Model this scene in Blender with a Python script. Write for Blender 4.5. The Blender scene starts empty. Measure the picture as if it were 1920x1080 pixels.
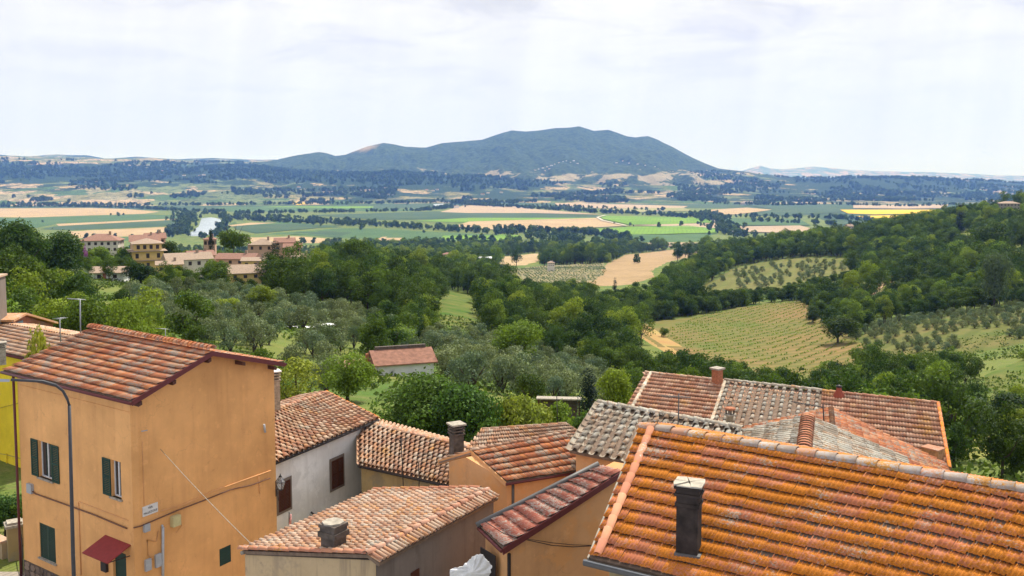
import bpy, bmesh, math, random
import numpy as np
from mathutils import Vector, Matrix, geometry
from math import radians, sin, cos, pi, sqrt
R = random.Random(7); NR = np.random.RandomState(11)
SC = bpy.context.scene; COL = SC.collection

# ---------------------------------------------------------------- camera
F = 1700.0; HZ = 335.0; PCY = 455.0; TH = math.atan(120.0/1700.0)
cam = bpy.data.cameras.new('camera'); camo = bpy.data.objects.new('camera', cam); COL.objects.link(camo)
cam.sensor_width = 36; cam.lens = 36*F/1920; cam.shift_y = -(540-PCY)/1920
cam.clip_start = 0.5; cam.clip_end = 90000
camo.location = (0, 0, 0); camo.rotation_euler = (pi/2-TH, 0, 0); SC.camera = camo
# ---------------------------------------------------------------- sky, sun, exposure
SUN_EL, SUN_AZ = 54.0, 30.0            # azimuth measured from straight ahead (+Y) towards the right
W = bpy.data.worlds.new('World'); SC.world = W; W.use_nodes = True
nt = W.node_tree; nt.nodes.clear()
def N(t, **k):
    n = nt.nodes.new(t)
    for a, v in k.items(): setattr(n, a, v)
    return n
sky = N('ShaderNodeTexSky', sky_type='NISHITA', sun_disc=False)
sky.sun_elevation = radians(SUN_EL); sky.sun_rotation = radians(SUN_AZ); sky.altitude = 200; sky.dust_density = 2.0
b1 = N('ShaderNodeBackground'); b1.inputs[1].default_value = 0.09
nt.links.new(sky.outputs[0], b1.inputs[0])
tc = N('ShaderNodeTexCoord')
sep = N('ShaderNodeSeparateXYZ'); nt.links.new(tc.outputs['Generated'], sep.inputs[0])
# cloud deck coordinates: project the direction onto a plane overhead
mz = N('ShaderNodeMath', operation='MAXIMUM'); nt.links.new(sep.outputs[2], mz.inputs[0]); mz.inputs[1].default_value = 0.0
ad = N('ShaderNodeMath', operation='ADD'); nt.links.new(mz.outputs[0], ad.inputs[0]); ad.inputs[1].default_value = 0.10
dx = N('ShaderNodeMath', operation='DIVIDE'); nt.links.new(sep.outputs[0], dx.inputs[0]); nt.links.new(ad.outputs[0], dx.inputs[1])
dy = N('ShaderNodeMath', operation='DIVIDE'); nt.links.new(sep.outputs[1], dy.inputs[0]); nt.links.new(ad.outputs[0], dy.inputs[1])
cb = N('ShaderNodeCombineXYZ'); nt.links.new(dx.outputs[0], cb.inputs[0]); nt.links.new(dy.outputs[0], cb.inputs[1])
nz = N('ShaderNodeTexNoise'); nz.inputs['Scale'].default_value = 1.7; nz.inputs['Detail'].default_value = 9; nz.inputs['Roughness'].default_value = 0.62; nz.inputs['Distortion'].default_value = 0.6
nt.links.new(cb.outputs[0], nz.inputs['Vector'])
cr = N('ShaderNodeValToRGB')
E = cr.color_ramp.elements
E[0].position = 0.34; E[0].color = (0.76, 0.77, 0.85, 1)
E[1].position = 0.66; E[1].color = (1.0, 1.0, 1.05, 1)
e = E.new(0.50); e.color = (0.93, 0.93, 0.965, 1)
nt.links.new(nz.outputs[0], cr.inputs[0])
# near the horizon the deck dissolves into even bright haze
mr = N('ShaderNodeMapRange'); nt.links.new(sep.outputs[2], mr.inputs[0]); mr.inputs[1].default_value = 0.06; mr.inputs[2].default_value = 0.19
mx = N('ShaderNodeMixRGB'); nt.links.new(mr.outputs[0], mx.inputs[0]); mx.inputs[1].default_value = (0.82, 0.885, 1.17, 1)
nt.links.new(cr.outputs[0], mx.inputs[2])
# faint shafts of light standing under the clouds
at2 = N('ShaderNodeMath', operation='ARCTAN2'); nt.links.new(sep.outputs[0], at2.inputs[0]); nt.links.new(sep.outputs[1], at2.inputs[1])
zs = N('ShaderNodeMath', operation='MULTIPLY'); nt.links.new(sep.outputs[2], zs.inputs[0]); zs.inputs[1].default_value = 0.12
aa = N('ShaderNodeMath', operation='SUBTRACT'); nt.links.new(at2.outputs[0], aa.inputs[0]); nt.links.new(zs.outputs[0], aa.inputs[1])
n1 = N('ShaderNodeTexNoise', noise_dimensions='1D'); nt.links.new(aa.outputs[0], n1.inputs['W']); n1.inputs['Scale'].default_value = 15; n1.inputs['Detail'].default_value = 3
rm = N('ShaderNodeMapRange'); nt.links.new(n1.outputs[0], rm.inputs[0]); rm.inputs[1].default_value = 0.3; rm.inputs[2].default_value = 0.7; rm.inputs[3].default_value = 0.95; rm.inputs[4].default_value = 1.035
m2 = N('ShaderNodeMixRGB', blend_type='MULTIPLY'); m2.inputs[0].default_value = 1
nt.links.new(mx.outputs[0], m2.inputs[1]); nt.links.new(rm.outputs[0], m2.inputs[2])
b2 = N('ShaderNodeBackground'); nt.links.new(m2.outputs[0], b2.inputs[0]); b2.inputs[1].default_value = 0.83
ms = N('ShaderNodeMixShader'); ms.inputs[0].default_value = 0.93
nt.links.new(b1.outputs[0], ms.inputs[1]); nt.links.new(b2.outputs[0], ms.inputs[2])
wo = N('ShaderNodeOutputWorld'); nt.links.new(ms.outputs[0], wo.inputs[0])
sl = bpy.data.lights.new('sun', 'SUN'); sl.energy = 5.0; sl.angle = radians(.7); sl.color = (1.0, 0.95, 0.86)
so = bpy.data.objects.new('sun', sl); COL.objects.link(so)
el, az = radians(SUN_EL), radians(SUN_AZ)
sd = Vector((sin(az)*cos(el), cos(az)*cos(el), sin(el)))
so.rotation_euler = sd.to_track_quat('Z', 'Y').to_euler(); so.location = (0, 0, 60)
SC.view_settings.view_transform = 'Standard'; SC.view_settings.look = 'None'
SC.view_settings.exposure = 0.36; SC.view_settings.gamma = 1.0; SC.view_settings.use_curve_mapping = False
try:
    SC.cycles.use_denoising = True; SC.cycles.denoiser = 'OPENIMAGEDENOISE'
    SC.cycles.max_bounces = 5; SC.cycles.diffuse_bounces = 3; SC.cycles.glossy_bounces = 2
    SC.cycles.transmission_bounces = 2; SC.cycles.volume_bounces = 0; SC.cycles.transparent_max_bounces = 4
    SC.cycles.sample_clamp_indirect = 4.0
except Exception: pass

# ---------------------------------------------------------------- geometry of sight
CT, ST = cos(TH), sin(TH)
def ratio(px, py):                    # x/y and z/y of the sight line through a point of the photograph
    xc = (px-960)/F; yc = -(py-PCY)/F
    d = yc*ST+CT
    return xc/d, (yc*CT-ST)/d
def at(px, py, Y):
    a, b = ratio(px, py); return Vector((a*Y, Y, b*Y))
def atz(px, py, z):
    a, b = ratio(px, py); Y = z/b; return Vector((a*Y, Y, z))
def proj(x, y, z):
    f = y*CT-z*ST; u = y*ST+z*CT
    return 960+F*x/f, PCY-F*u/f
# ---------------------------------------------------------------- objects
def tag(o, label=None, cat=None, group=None, kind=None):
    if label: o['label'] = label
    if cat: o['category'] = cat
    if group: o['group'] = group
    if kind: o['kind'] = kind
    return o
def empty(name, loc, label, cat, group=None, rz=0):
    o = bpy.data.objects.new(name, None); o.empty_display_size = 0.3; COL.objects.link(o)
    o.location = loc; o.rotation_euler = (0, 0, rz)
    return tag(o, label, cat, group)
def link(name, me, parent=None):
    o = bpy.data.objects.new(name, me); COL.objects.link(o)
    if parent is not None:
        o.parent = parent
    return o
def world_loc(o):
    v = Vector(o.location); p = o.parent
    while p is not None:
        v = v+Vector(p.location); p = p.parent
    return v
class MB:
    """collects faces in world space; build() stores them relative to the parent (parents are never rotated or scaled)"""
    def __init__(s): s.v = []; s.f = []; s.m = []; s.sm = []
    def add(s, vs, fs, m=0, smooth=False):
        b = len(s.v); s.v += [tuple(p) for p in vs]
        for f in fs: s.f.append(tuple(b+i for i in f)); s.m.append(m); s.sm.append(smooth)
        return s
    def hexa(s, p, m=0):              # 8 points: bottom loop then top loop
        return s.add(p, [(0, 3, 2, 1), (4, 5, 6, 7), (0, 1, 5, 4), (1, 2, 6, 5), (2, 3, 7, 6), (3, 0, 4, 7)], m)
    def box(s, o, ax, ay, az, m=0):   # corner + three edge vectors
        o = Vector(o); ax = Vector(ax); ay = Vector(ay); az = Vector(az)
        return s.hexa([o, o+ax, o+ax+ay, o+ay, o+az, o+ax+az, o+ax+ay+az, o+ay+az], m)
    def cbox(s, c, sx, sy, sz, rz=0, m=0):
        c = Vector(c); ax = Vector((cos(rz), sin(rz), 0))*sx; ay = Vector((-sin(rz), cos(rz), 0))*sy; az = Vector((0, 0, sz))
        return s.box(c-ax/2-ay/2-az/2, ax, ay, az, m)
    def tube(s, pts, r, n=8, m=0, closed=True, r2=None):
        pts = [Vector(p) for p in pts]; rings = []
        b = len(s.v)
        for i, p in enumerate(pts):
            d = (pts[min(i+1, len(pts)-1)]-pts[max(i-1, 0)]).normalized()
            a = d.orthogonal().normalized() if abs(d.z) > .95 else d.cross(Vector((0, 0, 1))).normalized()
            c = d.cross(a).normalized()
            rr = r if r2 is None else r+(r2-r)*i/(len(pts)-1)
            for k in range(n):
                t = 2*pi*k/n; s.v.append(tuple(p+a*cos(t)*rr+c*sin(t)*rr))
        for i in range(len(pts)-1):
            for k in range(n):
                s.f.append((b+i*n+k, b+i*n+(k+1) % n, b+(i+1)*n+(k+1) % n, b+(i+1)*n+k)); s.m.append(m); s.sm.append(True)
        if closed:
            s.f.append(tuple(b+k for k in range(n))[::-1]); s.m.append(m); s.sm.append(False)
            s.f.append(tuple(b+(len(pts)-1)*n+k for k in range(n))); s.m.append(m); s.sm.append(False)
        return s
    def lathe(s, c, prof, n=12, m=0):  # prof: (r, z) pairs
        c = Vector(c); b = len(s.v)
        for r, z in prof:
            for k in range(n): s.v.append((c.x+r*cos(2*pi*k/n), c.y+r*sin(2*pi*k/n), c.z+z))
        for i in range(len(prof)-1):
            for k in range(n):
                s.f.append((b+i*n+k, b+i*n+(k+1) % n, b+(i+1)*n+(k+1) % n, b+(i+1)*n+k)); s.m.append(m); s.sm.append(True)
        s.f.append(tuple(b+k for k in range(n))[::-1]); s.m.append(m); s.sm.append(False)
        s.f.append(tuple(b+(len(prof)-1)*n+k for k in range(n))); s.m.append(m); s.sm.append(False)
        return s
    def poly(s, pts, up, m=0):        # prism over a flat outline
        pts = [Vector(p) for p in pts]; up = Vector(up); n = len(pts); b = len(s.v)
        s.v += [tuple(p) for p in pts]+[tuple(p+up) for p in pts]
        s.f.append(tuple(b+i for i in range(n))[::-1]); s.f.append(tuple(b+n+i for i in range(n))); s.m += [m, m]; s.sm += [False]*2
        for i in range(n):
            j = (i+1) % n; s.f.append((b+i, b+j, b+n+j, b+n+i)); s.m.append(m); s.sm.append(False)
        return s
    def build(s, name, mats, parent=None, kind=None, label=None, recalc=True):
        if not isinstance(mats, (list, tuple)): mats = [mats]
        off = world_loc(parent) if parent is not None else Vector((0, 0, 0))
        me = bpy.data.meshes.new(name)
        me.from_pydata([(x-off.x, y-off.y, z-off.z) for x, y, z in s.v], [], s.f)
        for m in mats: me.materials.append(m)
        me.polygons.foreach_set('material_index', s.m); me.polygons.foreach_set('use_smooth', s.sm)
        if recalc and len(s.f) < 20000:
            bm = bmesh.new(); bm.from_mesh(me); bmesh.ops.recalc_face_normals(bm, faces=bm.faces); bm.to_mesh(me); bm.free()
        o = link(name, me, parent)
        if kind: o['kind'] = kind
        if label: o['label'] = label
        return o
def np_mesh(name, V, Fc, mats, smooth=False):
    me = bpy.data.meshes.new(name); V = np.asarray(V, dtype=np.float32); Fc = np.asarray(Fc, dtype=np.int32)
    k = Fc.shape[1]
    me.vertices.add(len(V)); me.vertices.foreach_set('co', V.ravel())
    me.loops.add(Fc.size); me.loops.foreach_set('vertex_index', Fc.ravel())
    me.polygons.add(len(Fc)); me.polygons.foreach_set('loop_start', np.arange(0, Fc.size, k, dtype=np.int32))
    me.polygons.foreach_set('loop_total', np.full(len(Fc), k, dtype=np.int32))
    if smooth: me.polygons.foreach_set('use_smooth', np.ones(len(Fc), dtype=bool))
    for m in (mats if isinstance(mats, (list, tuple)) else [mats]): me.materials.append(m)
    me.update(calc_edges=True); me.validate()
    return me

# ---------------------------------------------------------------- materials
MATS = {}
class MT:
    def __init__(s, name, rough=0.85, spec=0.25):
        s.m = bpy.data.materials.new(name); s.m.use_nodes = True; s.t = s.m.node_tree; s.b = s.t.nodes['Principled BSDF']
        s.b.inputs['Roughness'].default_value = rough; s.b.inputs['Specular IOR Level'].default_value = spec
        s.geo = s.t.nodes.new('ShaderNodeNewGeometry'); MATS[name] = s.m
    def n(s, t, **k):
        x = s.t.nodes.new(t)
        for a, v in k.items(): setattr(x, a, v)
        return x
    def l(s, a, b): s.t.links.new(a, b)
    def noise(s, scale, detail=4, rough=.6, vec=None, stretch=None, out=0, dist=0):
        x = s.n('ShaderNodeTexNoise'); x.inputs['Scale'].default_value = scale; x.inputs['Detail'].default_value = detail; x.inputs['Roughness'].default_value = rough
        x.inputs['Distortion'].default_value = dist
        v = vec or s.geo.outputs['Position']
        if stretch:
            mp = s.n('ShaderNodeMapping'); mp.inputs['Scale'].default_value = stretch; s.l(v, mp.inputs[0]); v = mp.outputs[0]
        s.l(v, x.inputs['Vector']); return x.outputs[out]
    def rng(s, v, a, b, c=0., d=1.):
        x = s.n('ShaderNodeMapRange'); s.l(v, x.inputs[0])
        for i, q in zip((1, 2, 3, 4), (a, b, c, d)): x.inputs[i].default_value = q
        return x.outputs[0]
    def mix(s, f, a, b, mode='MIX'):
        x = s.n('ShaderNodeMixRGB', blend_type=mode)
        for i, q in ((0, f), (1, a), (2, b)):
            if isinstance(q, (int, float)): x.inputs[i].default_value = q
            elif isinstance(q, tuple): x.inputs[i].default_value = (*q, 1)
            else: s.l(q, x.inputs[i])
        return x.outputs[0]
    def ramp(s, v, stops, const=False):
        x = s.n('ShaderNodeValToRGB'); s.l(v, x.inputs[0]); r = x.color_ramp
        if const: r.interpolation = 'CONSTANT'
        while len(r.elements) < len(stops): r.elements.new(0.5)
        for e, (p, c) in zip(r.elements, stops): e.position = p; e.color = (*c, 1)
        return x.outputs[0]
    def rand(s):                      # differs from piece to piece, whether pieces are objects or islands of one mesh
        oi = s.n('ShaderNodeObjectInfo'); a = s.n('ShaderNodeMath', operation='ADD'); s.l(oi.outputs['Random'], a.inputs[0]); s.l(s.geo.outputs['Random Per Island'], a.inputs[1])
        f = s.n('ShaderNodeMath', operation='FRACT'); s.l(a.outputs[0], f.inputs[0]); return f.outputs[0]
    def math(s, op, a, b):
        x = s.n('ShaderNodeMath', operation=op)
        for i, q in ((0, a), (1, b)):
            if isinstance(q, (int, float)): x.inputs[i].default_value = q
            else: s.l(q, x.inputs[i])
        return x.outputs[0]
    def col(s, c):
        if isinstance(c, tuple): s.b.inputs['Base Color'].default_value = (*c, 1)
        else: s.l(c, s.b.inputs['Base Color'])
        return s
    def bump(s, h, strength=.4, dist=.02):
        x = s.n('ShaderNodeBump'); x.inputs['Strength'].default_value = strength; x.inputs['Distance'].default_value = dist
        s.l(h, x.inputs['Height']); s.l(x.outputs[0], s.b.inputs['Normal']); return s
def plain(name, c, rough=.7, metal=0., var=.12, scale=6.):
    t = MT(name, rough); n = t.noise(scale, 5)
    t.col(t.mix(t.rng(n, .3, .7), tuple(q*(1-var) for q in c), tuple(min(1, q*(1+var)) for q in c))); t.b.inputs['Metallic'].default_value = metal
    return t.m
def plaster(name, c, stain=(.25, .2, .15), amt=.35, grime=.3, patch=None):
    t = MT(name, .93, .12)
    n1 = t.noise(.55, 6, .6); n2 = t.noise(9, 5, .7); n3 = t.noise(1.3, 5, .65, stretch=(2.2, 2.2, .16))
    a = t.mix(t.rng(n1, .3, .7), tuple(q*.90 for q in c), tuple(min(1, q*1.08) for q in c))
    a = t.mix(t.rng(n2, .35, .75, 0, .16), a, tuple(q*.72 for q in c))
    a = t.mix(t.rng(n3, .50, .72, 0, amt), a, stain)
    n6 = t.noise(.28, 4, .6); a = t.mix(t.rng(n6, .35, .65), tuple(q*.80 for q in (1, 1, 1)), (1.08, 1.08, 1.08)) if False else t.mix(1.0, a, t.mix(t.rng(n6, .35, .65), (.84, .82, .80), (1.07, 1.07, 1.07)), 'MULTIPLY')
    if patch:
        n4 = t.noise(.9, 6, .7); a = t.mix(t.rng(n4, .52, .60, 0, .8), a, patch)
    vr = t.n('ShaderNodeTexVoronoi', feature='DISTANCE_TO_EDGE'); vr.inputs['Scale'].default_value = .55
    wn = t.n('ShaderNodeTexNoise'); wn.inputs['Scale'].default_value = 2.2; wn.inputs['Detail'].default_value = 5; t.l(t.geo.outputs['Position'], wn.inputs['Vector'])
    wv = t.n('ShaderNodeVectorMath', operation='MULTIPLY_ADD'); t.l(wn.outputs[1], wv.inputs[0]); wv.inputs[1].default_value = (.9, .9, .9); t.l(t.geo.outputs['Position'], wv.inputs[2]); t.l(wv.outputs[0], vr.inputs['Vector'])
    ck = t.math('MULTIPLY', t.rng(vr.outputs['Distance'], .004, .012, 1, 0), t.rng(n1, .48, .60, 0, .22)); a = t.mix(ck, a, tuple(q*.35 for q in c))
    n7 = t.noise(1.7, 7, .75); a = t.mix(t.rng(n7, .57, .63, 0, .30), a, tuple(min(1, q*1.16+.02) for q in c)); a = t.mix(t.rng(n7, .40, .34, 0, .30), a, stain)
    t.col(a); n5 = t.noise(26, 4, .7)
    t.bump(n5, .35, .012); return t.m
def tiles(name, cols, orange=0., oc=(.50, .19, .025), grey=.12, gc=(.42, .41, .35), soot=.25, pale=0.):
    t = MT(name, .9, .15)
    r = t.rand(); k = len(cols)
    base = t.ramp(r, [(i/k, c) for i, c in enumerate(cols)], True)
    n = t.noise(1.1, 4, .6); base = t.mix(t.rng(n, .35, .7, 0, soot), base, (.10, .065, .05))
    if pale:
        n = t.noise(5, 6, .7); base = t.mix(t.rng(n, .5, .62, 0, pale), base, (.55, .45, .34))
    nf = t.noise(14, 7, .75); gz = t.noise(1.3, 5, .65)
    if grey:
        a = t.math('ADD', nf, t.math('MULTIPLY', gz, .8)); th = 1.04-.16*grey*2
        base = t.mix(t.rng(a, th, th+.05, 0, .85), base, gc)
    if orange:
        n1 = t.noise(13, 8, .8, dist=.5); n2 = t.noise(.9, 4, .6)
        a = t.math('ADD', n1, t.math('MULTIPLY', n2, .55)); a = t.math('ADD', a, t.math('MULTIPLY', r, .10)); th = .962-.20*orange
        n3 = t.noise(40, 4, .7)
        oc2 = t.mix(t.rng(n3, .35, .65), tuple(q*.55 for q in oc), (min(1, oc[0]*1.3), oc[1]*1.5, oc[2]*2.4))
        base = t.mix(t.rng(a, th, th+.06, 0, .92), base, oc2)
    base = t.mix(1.0, base, t.mix(r, (.86, .86, .86), (1.10, 1.10, 1.10)), 'MULTIPLY')
    t.col(base); t.bump(t.math('ADD', nf, 0), .6, .015); return t.m
def foliage(name, dark, light, tr=.28, vari=.35):
    t = MT(name, .75, .2)
    oi = t.n('ShaderNodeObjectInfo')
    L = lambda k, e=(1, 1, 1): tuple((d+(l-d)*k)*q for d, l, q in zip(dark, light, e))
    a = t.ramp(oi.outputs['Random'], [(0, dark), (.22, L(.40, (.9, 1.0, 1.35))), (.42, L(.55)), (.60, L(.2, (1.12, 1.0, 1.0))), (.82, L(.9)), (1, L(.8, (1.12, 1.05, .9)))])
    b = t.mix(t.rng(t.geo.outputs['Random Per Island'], 0, 1), tuple(q*(1-vari) for q in (1, 1, 1)), tuple(1+vari for q in (1, 1, 1)))
    c = t.mix(1.0, a, b, 'MULTIPLY'); t.col(c)
    tl = t.n('ShaderNodeBsdfTranslucent'); t.l(t.mix(1.0, c, (1.25, 1.35, .7), 'MULTIPLY'), tl.inputs[0])
    m = t.n('ShaderNodeMixShader'); m.inputs[0].default_value = tr; t.l(t.b.outputs[0], m.inputs[1]); t.l(tl.outputs[0], m.inputs[2])
    t.l(m.outputs[0], t.t.nodes['Material Output'].inputs[0]); return t.m
# ---------------------------------------------------------------- terrain
def vnoise(x, y, seed=0):
    xi = np.floor(x).astype(np.int64); yi = np.floor(y).astype(np.int64); fx = x-xi; fy = y-yi
    def h(a, b):
        n = (a*374761393+b*668265263+seed*1442695041) & 0x7fffffff
        n = ((n ^ (n >> 13))*1274126177) & 0x7fffffff
        return ((n ^ (n >> 16)) & 0xffff)/65535.0
    sx = fx*fx*(3-2*fx); sy = fy*fy*(3-2*fy)
    return (h(xi, yi)*(1-sx)+h(xi+1, yi)*sx)*(1-sy)+(h(xi, yi+1)*(1-sx)+h(xi+1, yi+1)*sx)*sy
def fbm(x, y, octv=4, seed=0):
    s = 0; a = .5; t = 0
    for i in range(octv):
        s = s+a*vnoise(x*2**i, y*2**i, seed+i*17); t += a; a *= .5
    return s/t
PXC = [-400, 0, 300, 600, 900, 1200, 1500, 1700, 1920, 2300]
YR = [8, 40, 60, 90, 130, 190, 270, 380, 520, 700, 950, 1300, 1800, 2300, 5000]
ZT = {
-400: [-17.4, -17.4, -17.2, -16.5, -16.5, -18, -24, -33, -50, -75, -105, -135, -150, -150, -150],
0:    [-17.4, -17.4, -17.2, -17, -18, -20, -25, -34, -50, -75, -105, -135, -150, -150, -150],
300:  [-17.4, -17.4, -17.6, -18.5, -21, -25, -28.5, -36, -52, -73, -100, -130, -150, -150, -150],
600:  [-17.4, -17.5, -18.5, -21, -24.5, -28.5, -31.5, -39, -54, -74, -97, -125, -150, -150, -150],
900:  [-17.4, -17.8, -19, -22, -27, -34.5, -42.5, -52, -64, -78, -96, -121, -150, -150, -150],
1200: [-17.4, -17.8, -20, -25, -33, -42, -51, -60, -70, -82, -95, -115, -150, -150, -150],
1500: [-17.4, -17.8, -21, -28, -37, -47, -55, -60, -66, -68, -66, -110, -150, -150, -150],
1700: [-17.4, -18, -22, -28, -36, -45, -51, -55, -57, -56, -52, -90, -150, -150, -150],
1920: [-17.4, -18, -22, -28, -35, -41, -45, -48, -46, -40, -27, -60, -130, -150, -150],
2300: [-17.4, -18, -22, -28, -33, -38, -41, -40, -33, -20, 0, 10, -100, -150, -150]}
PXG = np.linspace(-1400, 3300, 471); LYG = np.linspace(np.log(8), np.log(5000), 331)
_c = np.array([np.interp(LYG, np.log(YR), ZT[p]) for p in PXC])          # column x row
HG = np.array([[0.0]])
HG = np.stack([np.interp(PXG, PXC, _c[:, j]) for j in range(len(LYG))], 1)
def blur(A, n, ax):
    k = np.ones(n)/n
    P = np.pad(A, [(n//2, n//2) if i == ax else (0, 0) for i in range(2)], mode='edge')
    return np.apply_along_axis(lambda r: np.convolve(r, k, 'valid'), ax, P)
for _ in range(2): HG = blur(blur(HG, 15, 0), 11, 1)
def height(x, y):
    """ground height for numpy x, y (y > 0)"""
    x = np.asarray(x, float); y = np.maximum(np.asarray(y, float), 8.0)
    px = 960+F*x/y
    i = np.clip((px-PXG[0])/(PXG[1]-PXG[0]), 0, len(PXG)-1.001); j = np.clip((np.log(y)-LYG[0])/(LYG[1]-LYG[0]), 0, len(LYG)-1.001)
    i0 = i.astype(int); j0 = j.astype(int); a = i-i0; b = j-j0
    z = (HG[i0, j0]*(1-a)+HG[i0+1, j0]*a)*(1-b)+(HG[i0, j0+1]*(1-a)+HG[i0+1, j0+1]*a)*b
    w = np.clip((y-60)/120, 0, 1)*np.clip((1700-y)/500, 0, 1)
    z = z+w*((fbm(x/70, y/70, 3, 3)-.5)*4.0)
    return np.where(y > 5150, hillz(x, np.maximum(y, 4700)), z) if 'HH' in globals() and np.any(y > 5150) else z
def h1(x, y): return float(height(np.array([x]), np.array([y]))[0])
def ground(px, py, y0=30., y1=7000.):
    """the first point of the ground met along a sight line"""
    a, b = ratio(px, py); Y = np.exp(np.linspace(np.log(y0), np.log(y1), 900))
    d = b*Y-height(a*Y, Y); k = np.where(d < 0)[0]
    if len(k) == 0 or k[0] == 0: i = len(Y)-1 if len(k) == 0 else 0; return Vector((a*Y[i], Y[i], float(height(a*Y[i:i+1], Y[i:i+1])[0])))
    i = k[0]; t = d[i-1]/(d[i-1]-d[i]); y = Y[i-1]+t*(Y[i]-Y[i-1]); return Vector((a*y, y, h1(a*y, y)))
def grid_mesh(name, pxs, Ys, hf, mats, kind='structure', smooth=True, attr=None):
    U = (pxs-960)/F; UU, YY = np.meshgrid(U, Ys, indexing='ij'); X = UU*YY; Z = hf(X, YY)
    V = np.stack([X, YY, Z], -1).reshape(-1, 3); n, m = UU.shape
    I = np.arange(n*m).reshape(n, m); Fc = np.stack([I[:-1, :-1], I[1:, :-1], I[1:, 1:], I[:-1, 1:]], -1).reshape(-1, 4)
    me = np_mesh(name, V, Fc, mats, smooth)
    if attr:
        A = me.attributes.new(attr[0], 'FLOAT', 'POINT'); A.data.foreach_set('value', attr[1](X, YY, Z).astype(np.float32).ravel())
    o = link(name, me); tag(o, kind=kind); return o
# --- ground of the near slopes and the valley
t = MT('meadow ground', .95, .1)
a = t.noise(.05, 6, .65); b = t.noise(.6, 6, .7); c = t.noise(5, 4, .7)
g = t.mix(t.rng(a, .38, .62), (.085, .155, .028), (.19, .21, .05))
g = t.mix(t.rng(b, .5, .72, 0, .6), g, (.26, .20, .10)); g = t.mix(t.rng(c, .35, .7, 0, .5), g, (.035, .06, .015))
t.col(g).bump(c, .6, .15); M_GROUND = t.m
grid_mesh('ground', np.linspace(-1400, 3300, 430), np.exp(np.linspace(np.log(8), np.log(5200), 300)), lambda x, y: height(x, y), M_GROUND)
# --- far hills
HPX = [-800, 0, 150, 300, 450, 600, 750, 900, 1000, 1200, 1400, 1500, 1600, 1700, 1820, 1920, 2600]
HY = [4600, 5100, 5600, 6200, 7000, 7700, 8400, 9200, 10000, 11500, 13500, 18000, 26000]
def hr(*v): return list(v)
HZT = [
 hr(-150, -150, -120, -75, -10, 50, 120, 185, 235, 275, 280, 200, -50),
 hr(-150, -150, -120, -75, -10, 50, 120, 185, 235, 270, 270, 200, -50),
 hr(-150, -150, -122, -80, -15, 45, 110, 175, 225, 262, 262, 190, -50),
 hr(-150, -150, -126, -86, -20, 55, 115, 165, 210, 245, 250, 180, -50),
 hr(-150, -150, -135, -100, -20, 75, 110, 150, 190, 225, 240, 160, -50),
 hr(-150, -150, -140, -112, -35, 68, 70, 60, 60, 120, 150, 80, -50),
 hr(-150, -150, -142, -115, -30, 48, 55, 30, 30, 20, 0, -60, -100),
 hr(-150, -150, -146, -120, -45, 5, 0, -10, 10, 0, -40, -100, -120),
 hr(-150, -150, -148, -130, -90, -40, -10, 20, 40, 0, -60, -100, -120),
 hr(-150, -150, -150, -128, -85, -45, 10, 60, 90, 40, -60, -100, -120),
 hr(-150, -150, -150, -138, -100, -60, -5, 50, 60, 40, -60, -100, -120),
 hr(-150, -150, -150, -148, -120, -70, -5, 20, 10, -60, -90, -120, -120),
 hr(-150, -150, -150, -150, -125, -70, 10, 30, -20, -80, -100, -120, -120),
 hr(-150, -150, -150, -150, -145, -105, -10, 20, -40, -90, -100, -120, -120),
 hr(-150, -150, -150, -150, -150, -125, -60, -5, -30, -90, -100, -120, -120),
 hr(-150, -150, -150, -150, -150, -140, -95, -50, -45, -90, -100, -120, -120),
 hr(-150, -150, -150, -150, -150, -140, -100, -60, -50, -90, -100, -120, -120)]
_L = np.linspace(np.log(4600), np.log(26000), 160); _P = np.linspace(-900, 2800, 371)
_a = np.array([np.interp(_L, np.log(HY), r) for r in HZT]); HH = np.stack([np.interp(_P, HPX, _a[:, j]) for j in range(160)], 1)
HH = blur(blur(HH, 7, 0), 5, 1)
def hillz(x, y):
    x = np.asarray(x, float); y = np.asarray(y, float); px = 960+F*x/y
    i = np.clip((px-_P[0])/(_P[1]-_P[0]), 0, len(_P)-1.001); j = np.clip((np.log(y)-_L[0])/(_L[1]-_L[0]), 0, len(_L)-1.001)
    i0 = i.astype(int); j0 = j.astype(int); a = i-i0; b = j-j0
    z = (HH[i0, j0]*(1-a)+HH[i0+1, j0]*a)*(1-b)+(HH[i0, j0+1]*(1-a)+HH[i0+1, j0+1]*a)*b
    w = np.clip((z+150)/120, 0, 1)
    r = fbm(x/900, y/1100, 5, 9)-.5; r2 = np.abs(fbm(x/420, y/700, 4, 21)-.5)
    return z+w*(r*95-r2*60)
def landmask(x, y):
    """share of woodland 0..1 on the far hills, steered by where the photograph shows woods"""
    px = 960+F*x/y; z = hillz(x, y); py = 335-z/y*F
    m = .53+0*x
    S = lambda v, w: 1/(1+np.exp(-v/w))
    cy = 324+np.clip(px-500, 0, 500)*.035
    m = m+.36*np.exp(-((py-cy)/12)**2)*S(1000-px, 30)*(.55+.45*S(px-430, 90))          # dark belt on the left hills
    m = m-.13*S(py-350, 5)*S(600-px, 40) - .16*S(306-py, 3)*S(560-px, 30)
    m = m+.18*np.exp(-((px-1650)/170)**2)*S(352-py, 4)-.06*S(px-980, 30)*S(1440-px, 30)
    m = m-.12*S(5600-y, 80)
    return m
t = MT('hill land', .95, .05)
vo = t.n('ShaderNodeTexVoronoi', feature='F1'); mp = t.n('ShaderNodeMapping'); mp.inputs['Scale'].default_value = (1/210., 1/330., 0.)
dn = t.n('ShaderNodeTexNoise'); dn.inputs['Scale'].default_value = .004
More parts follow.
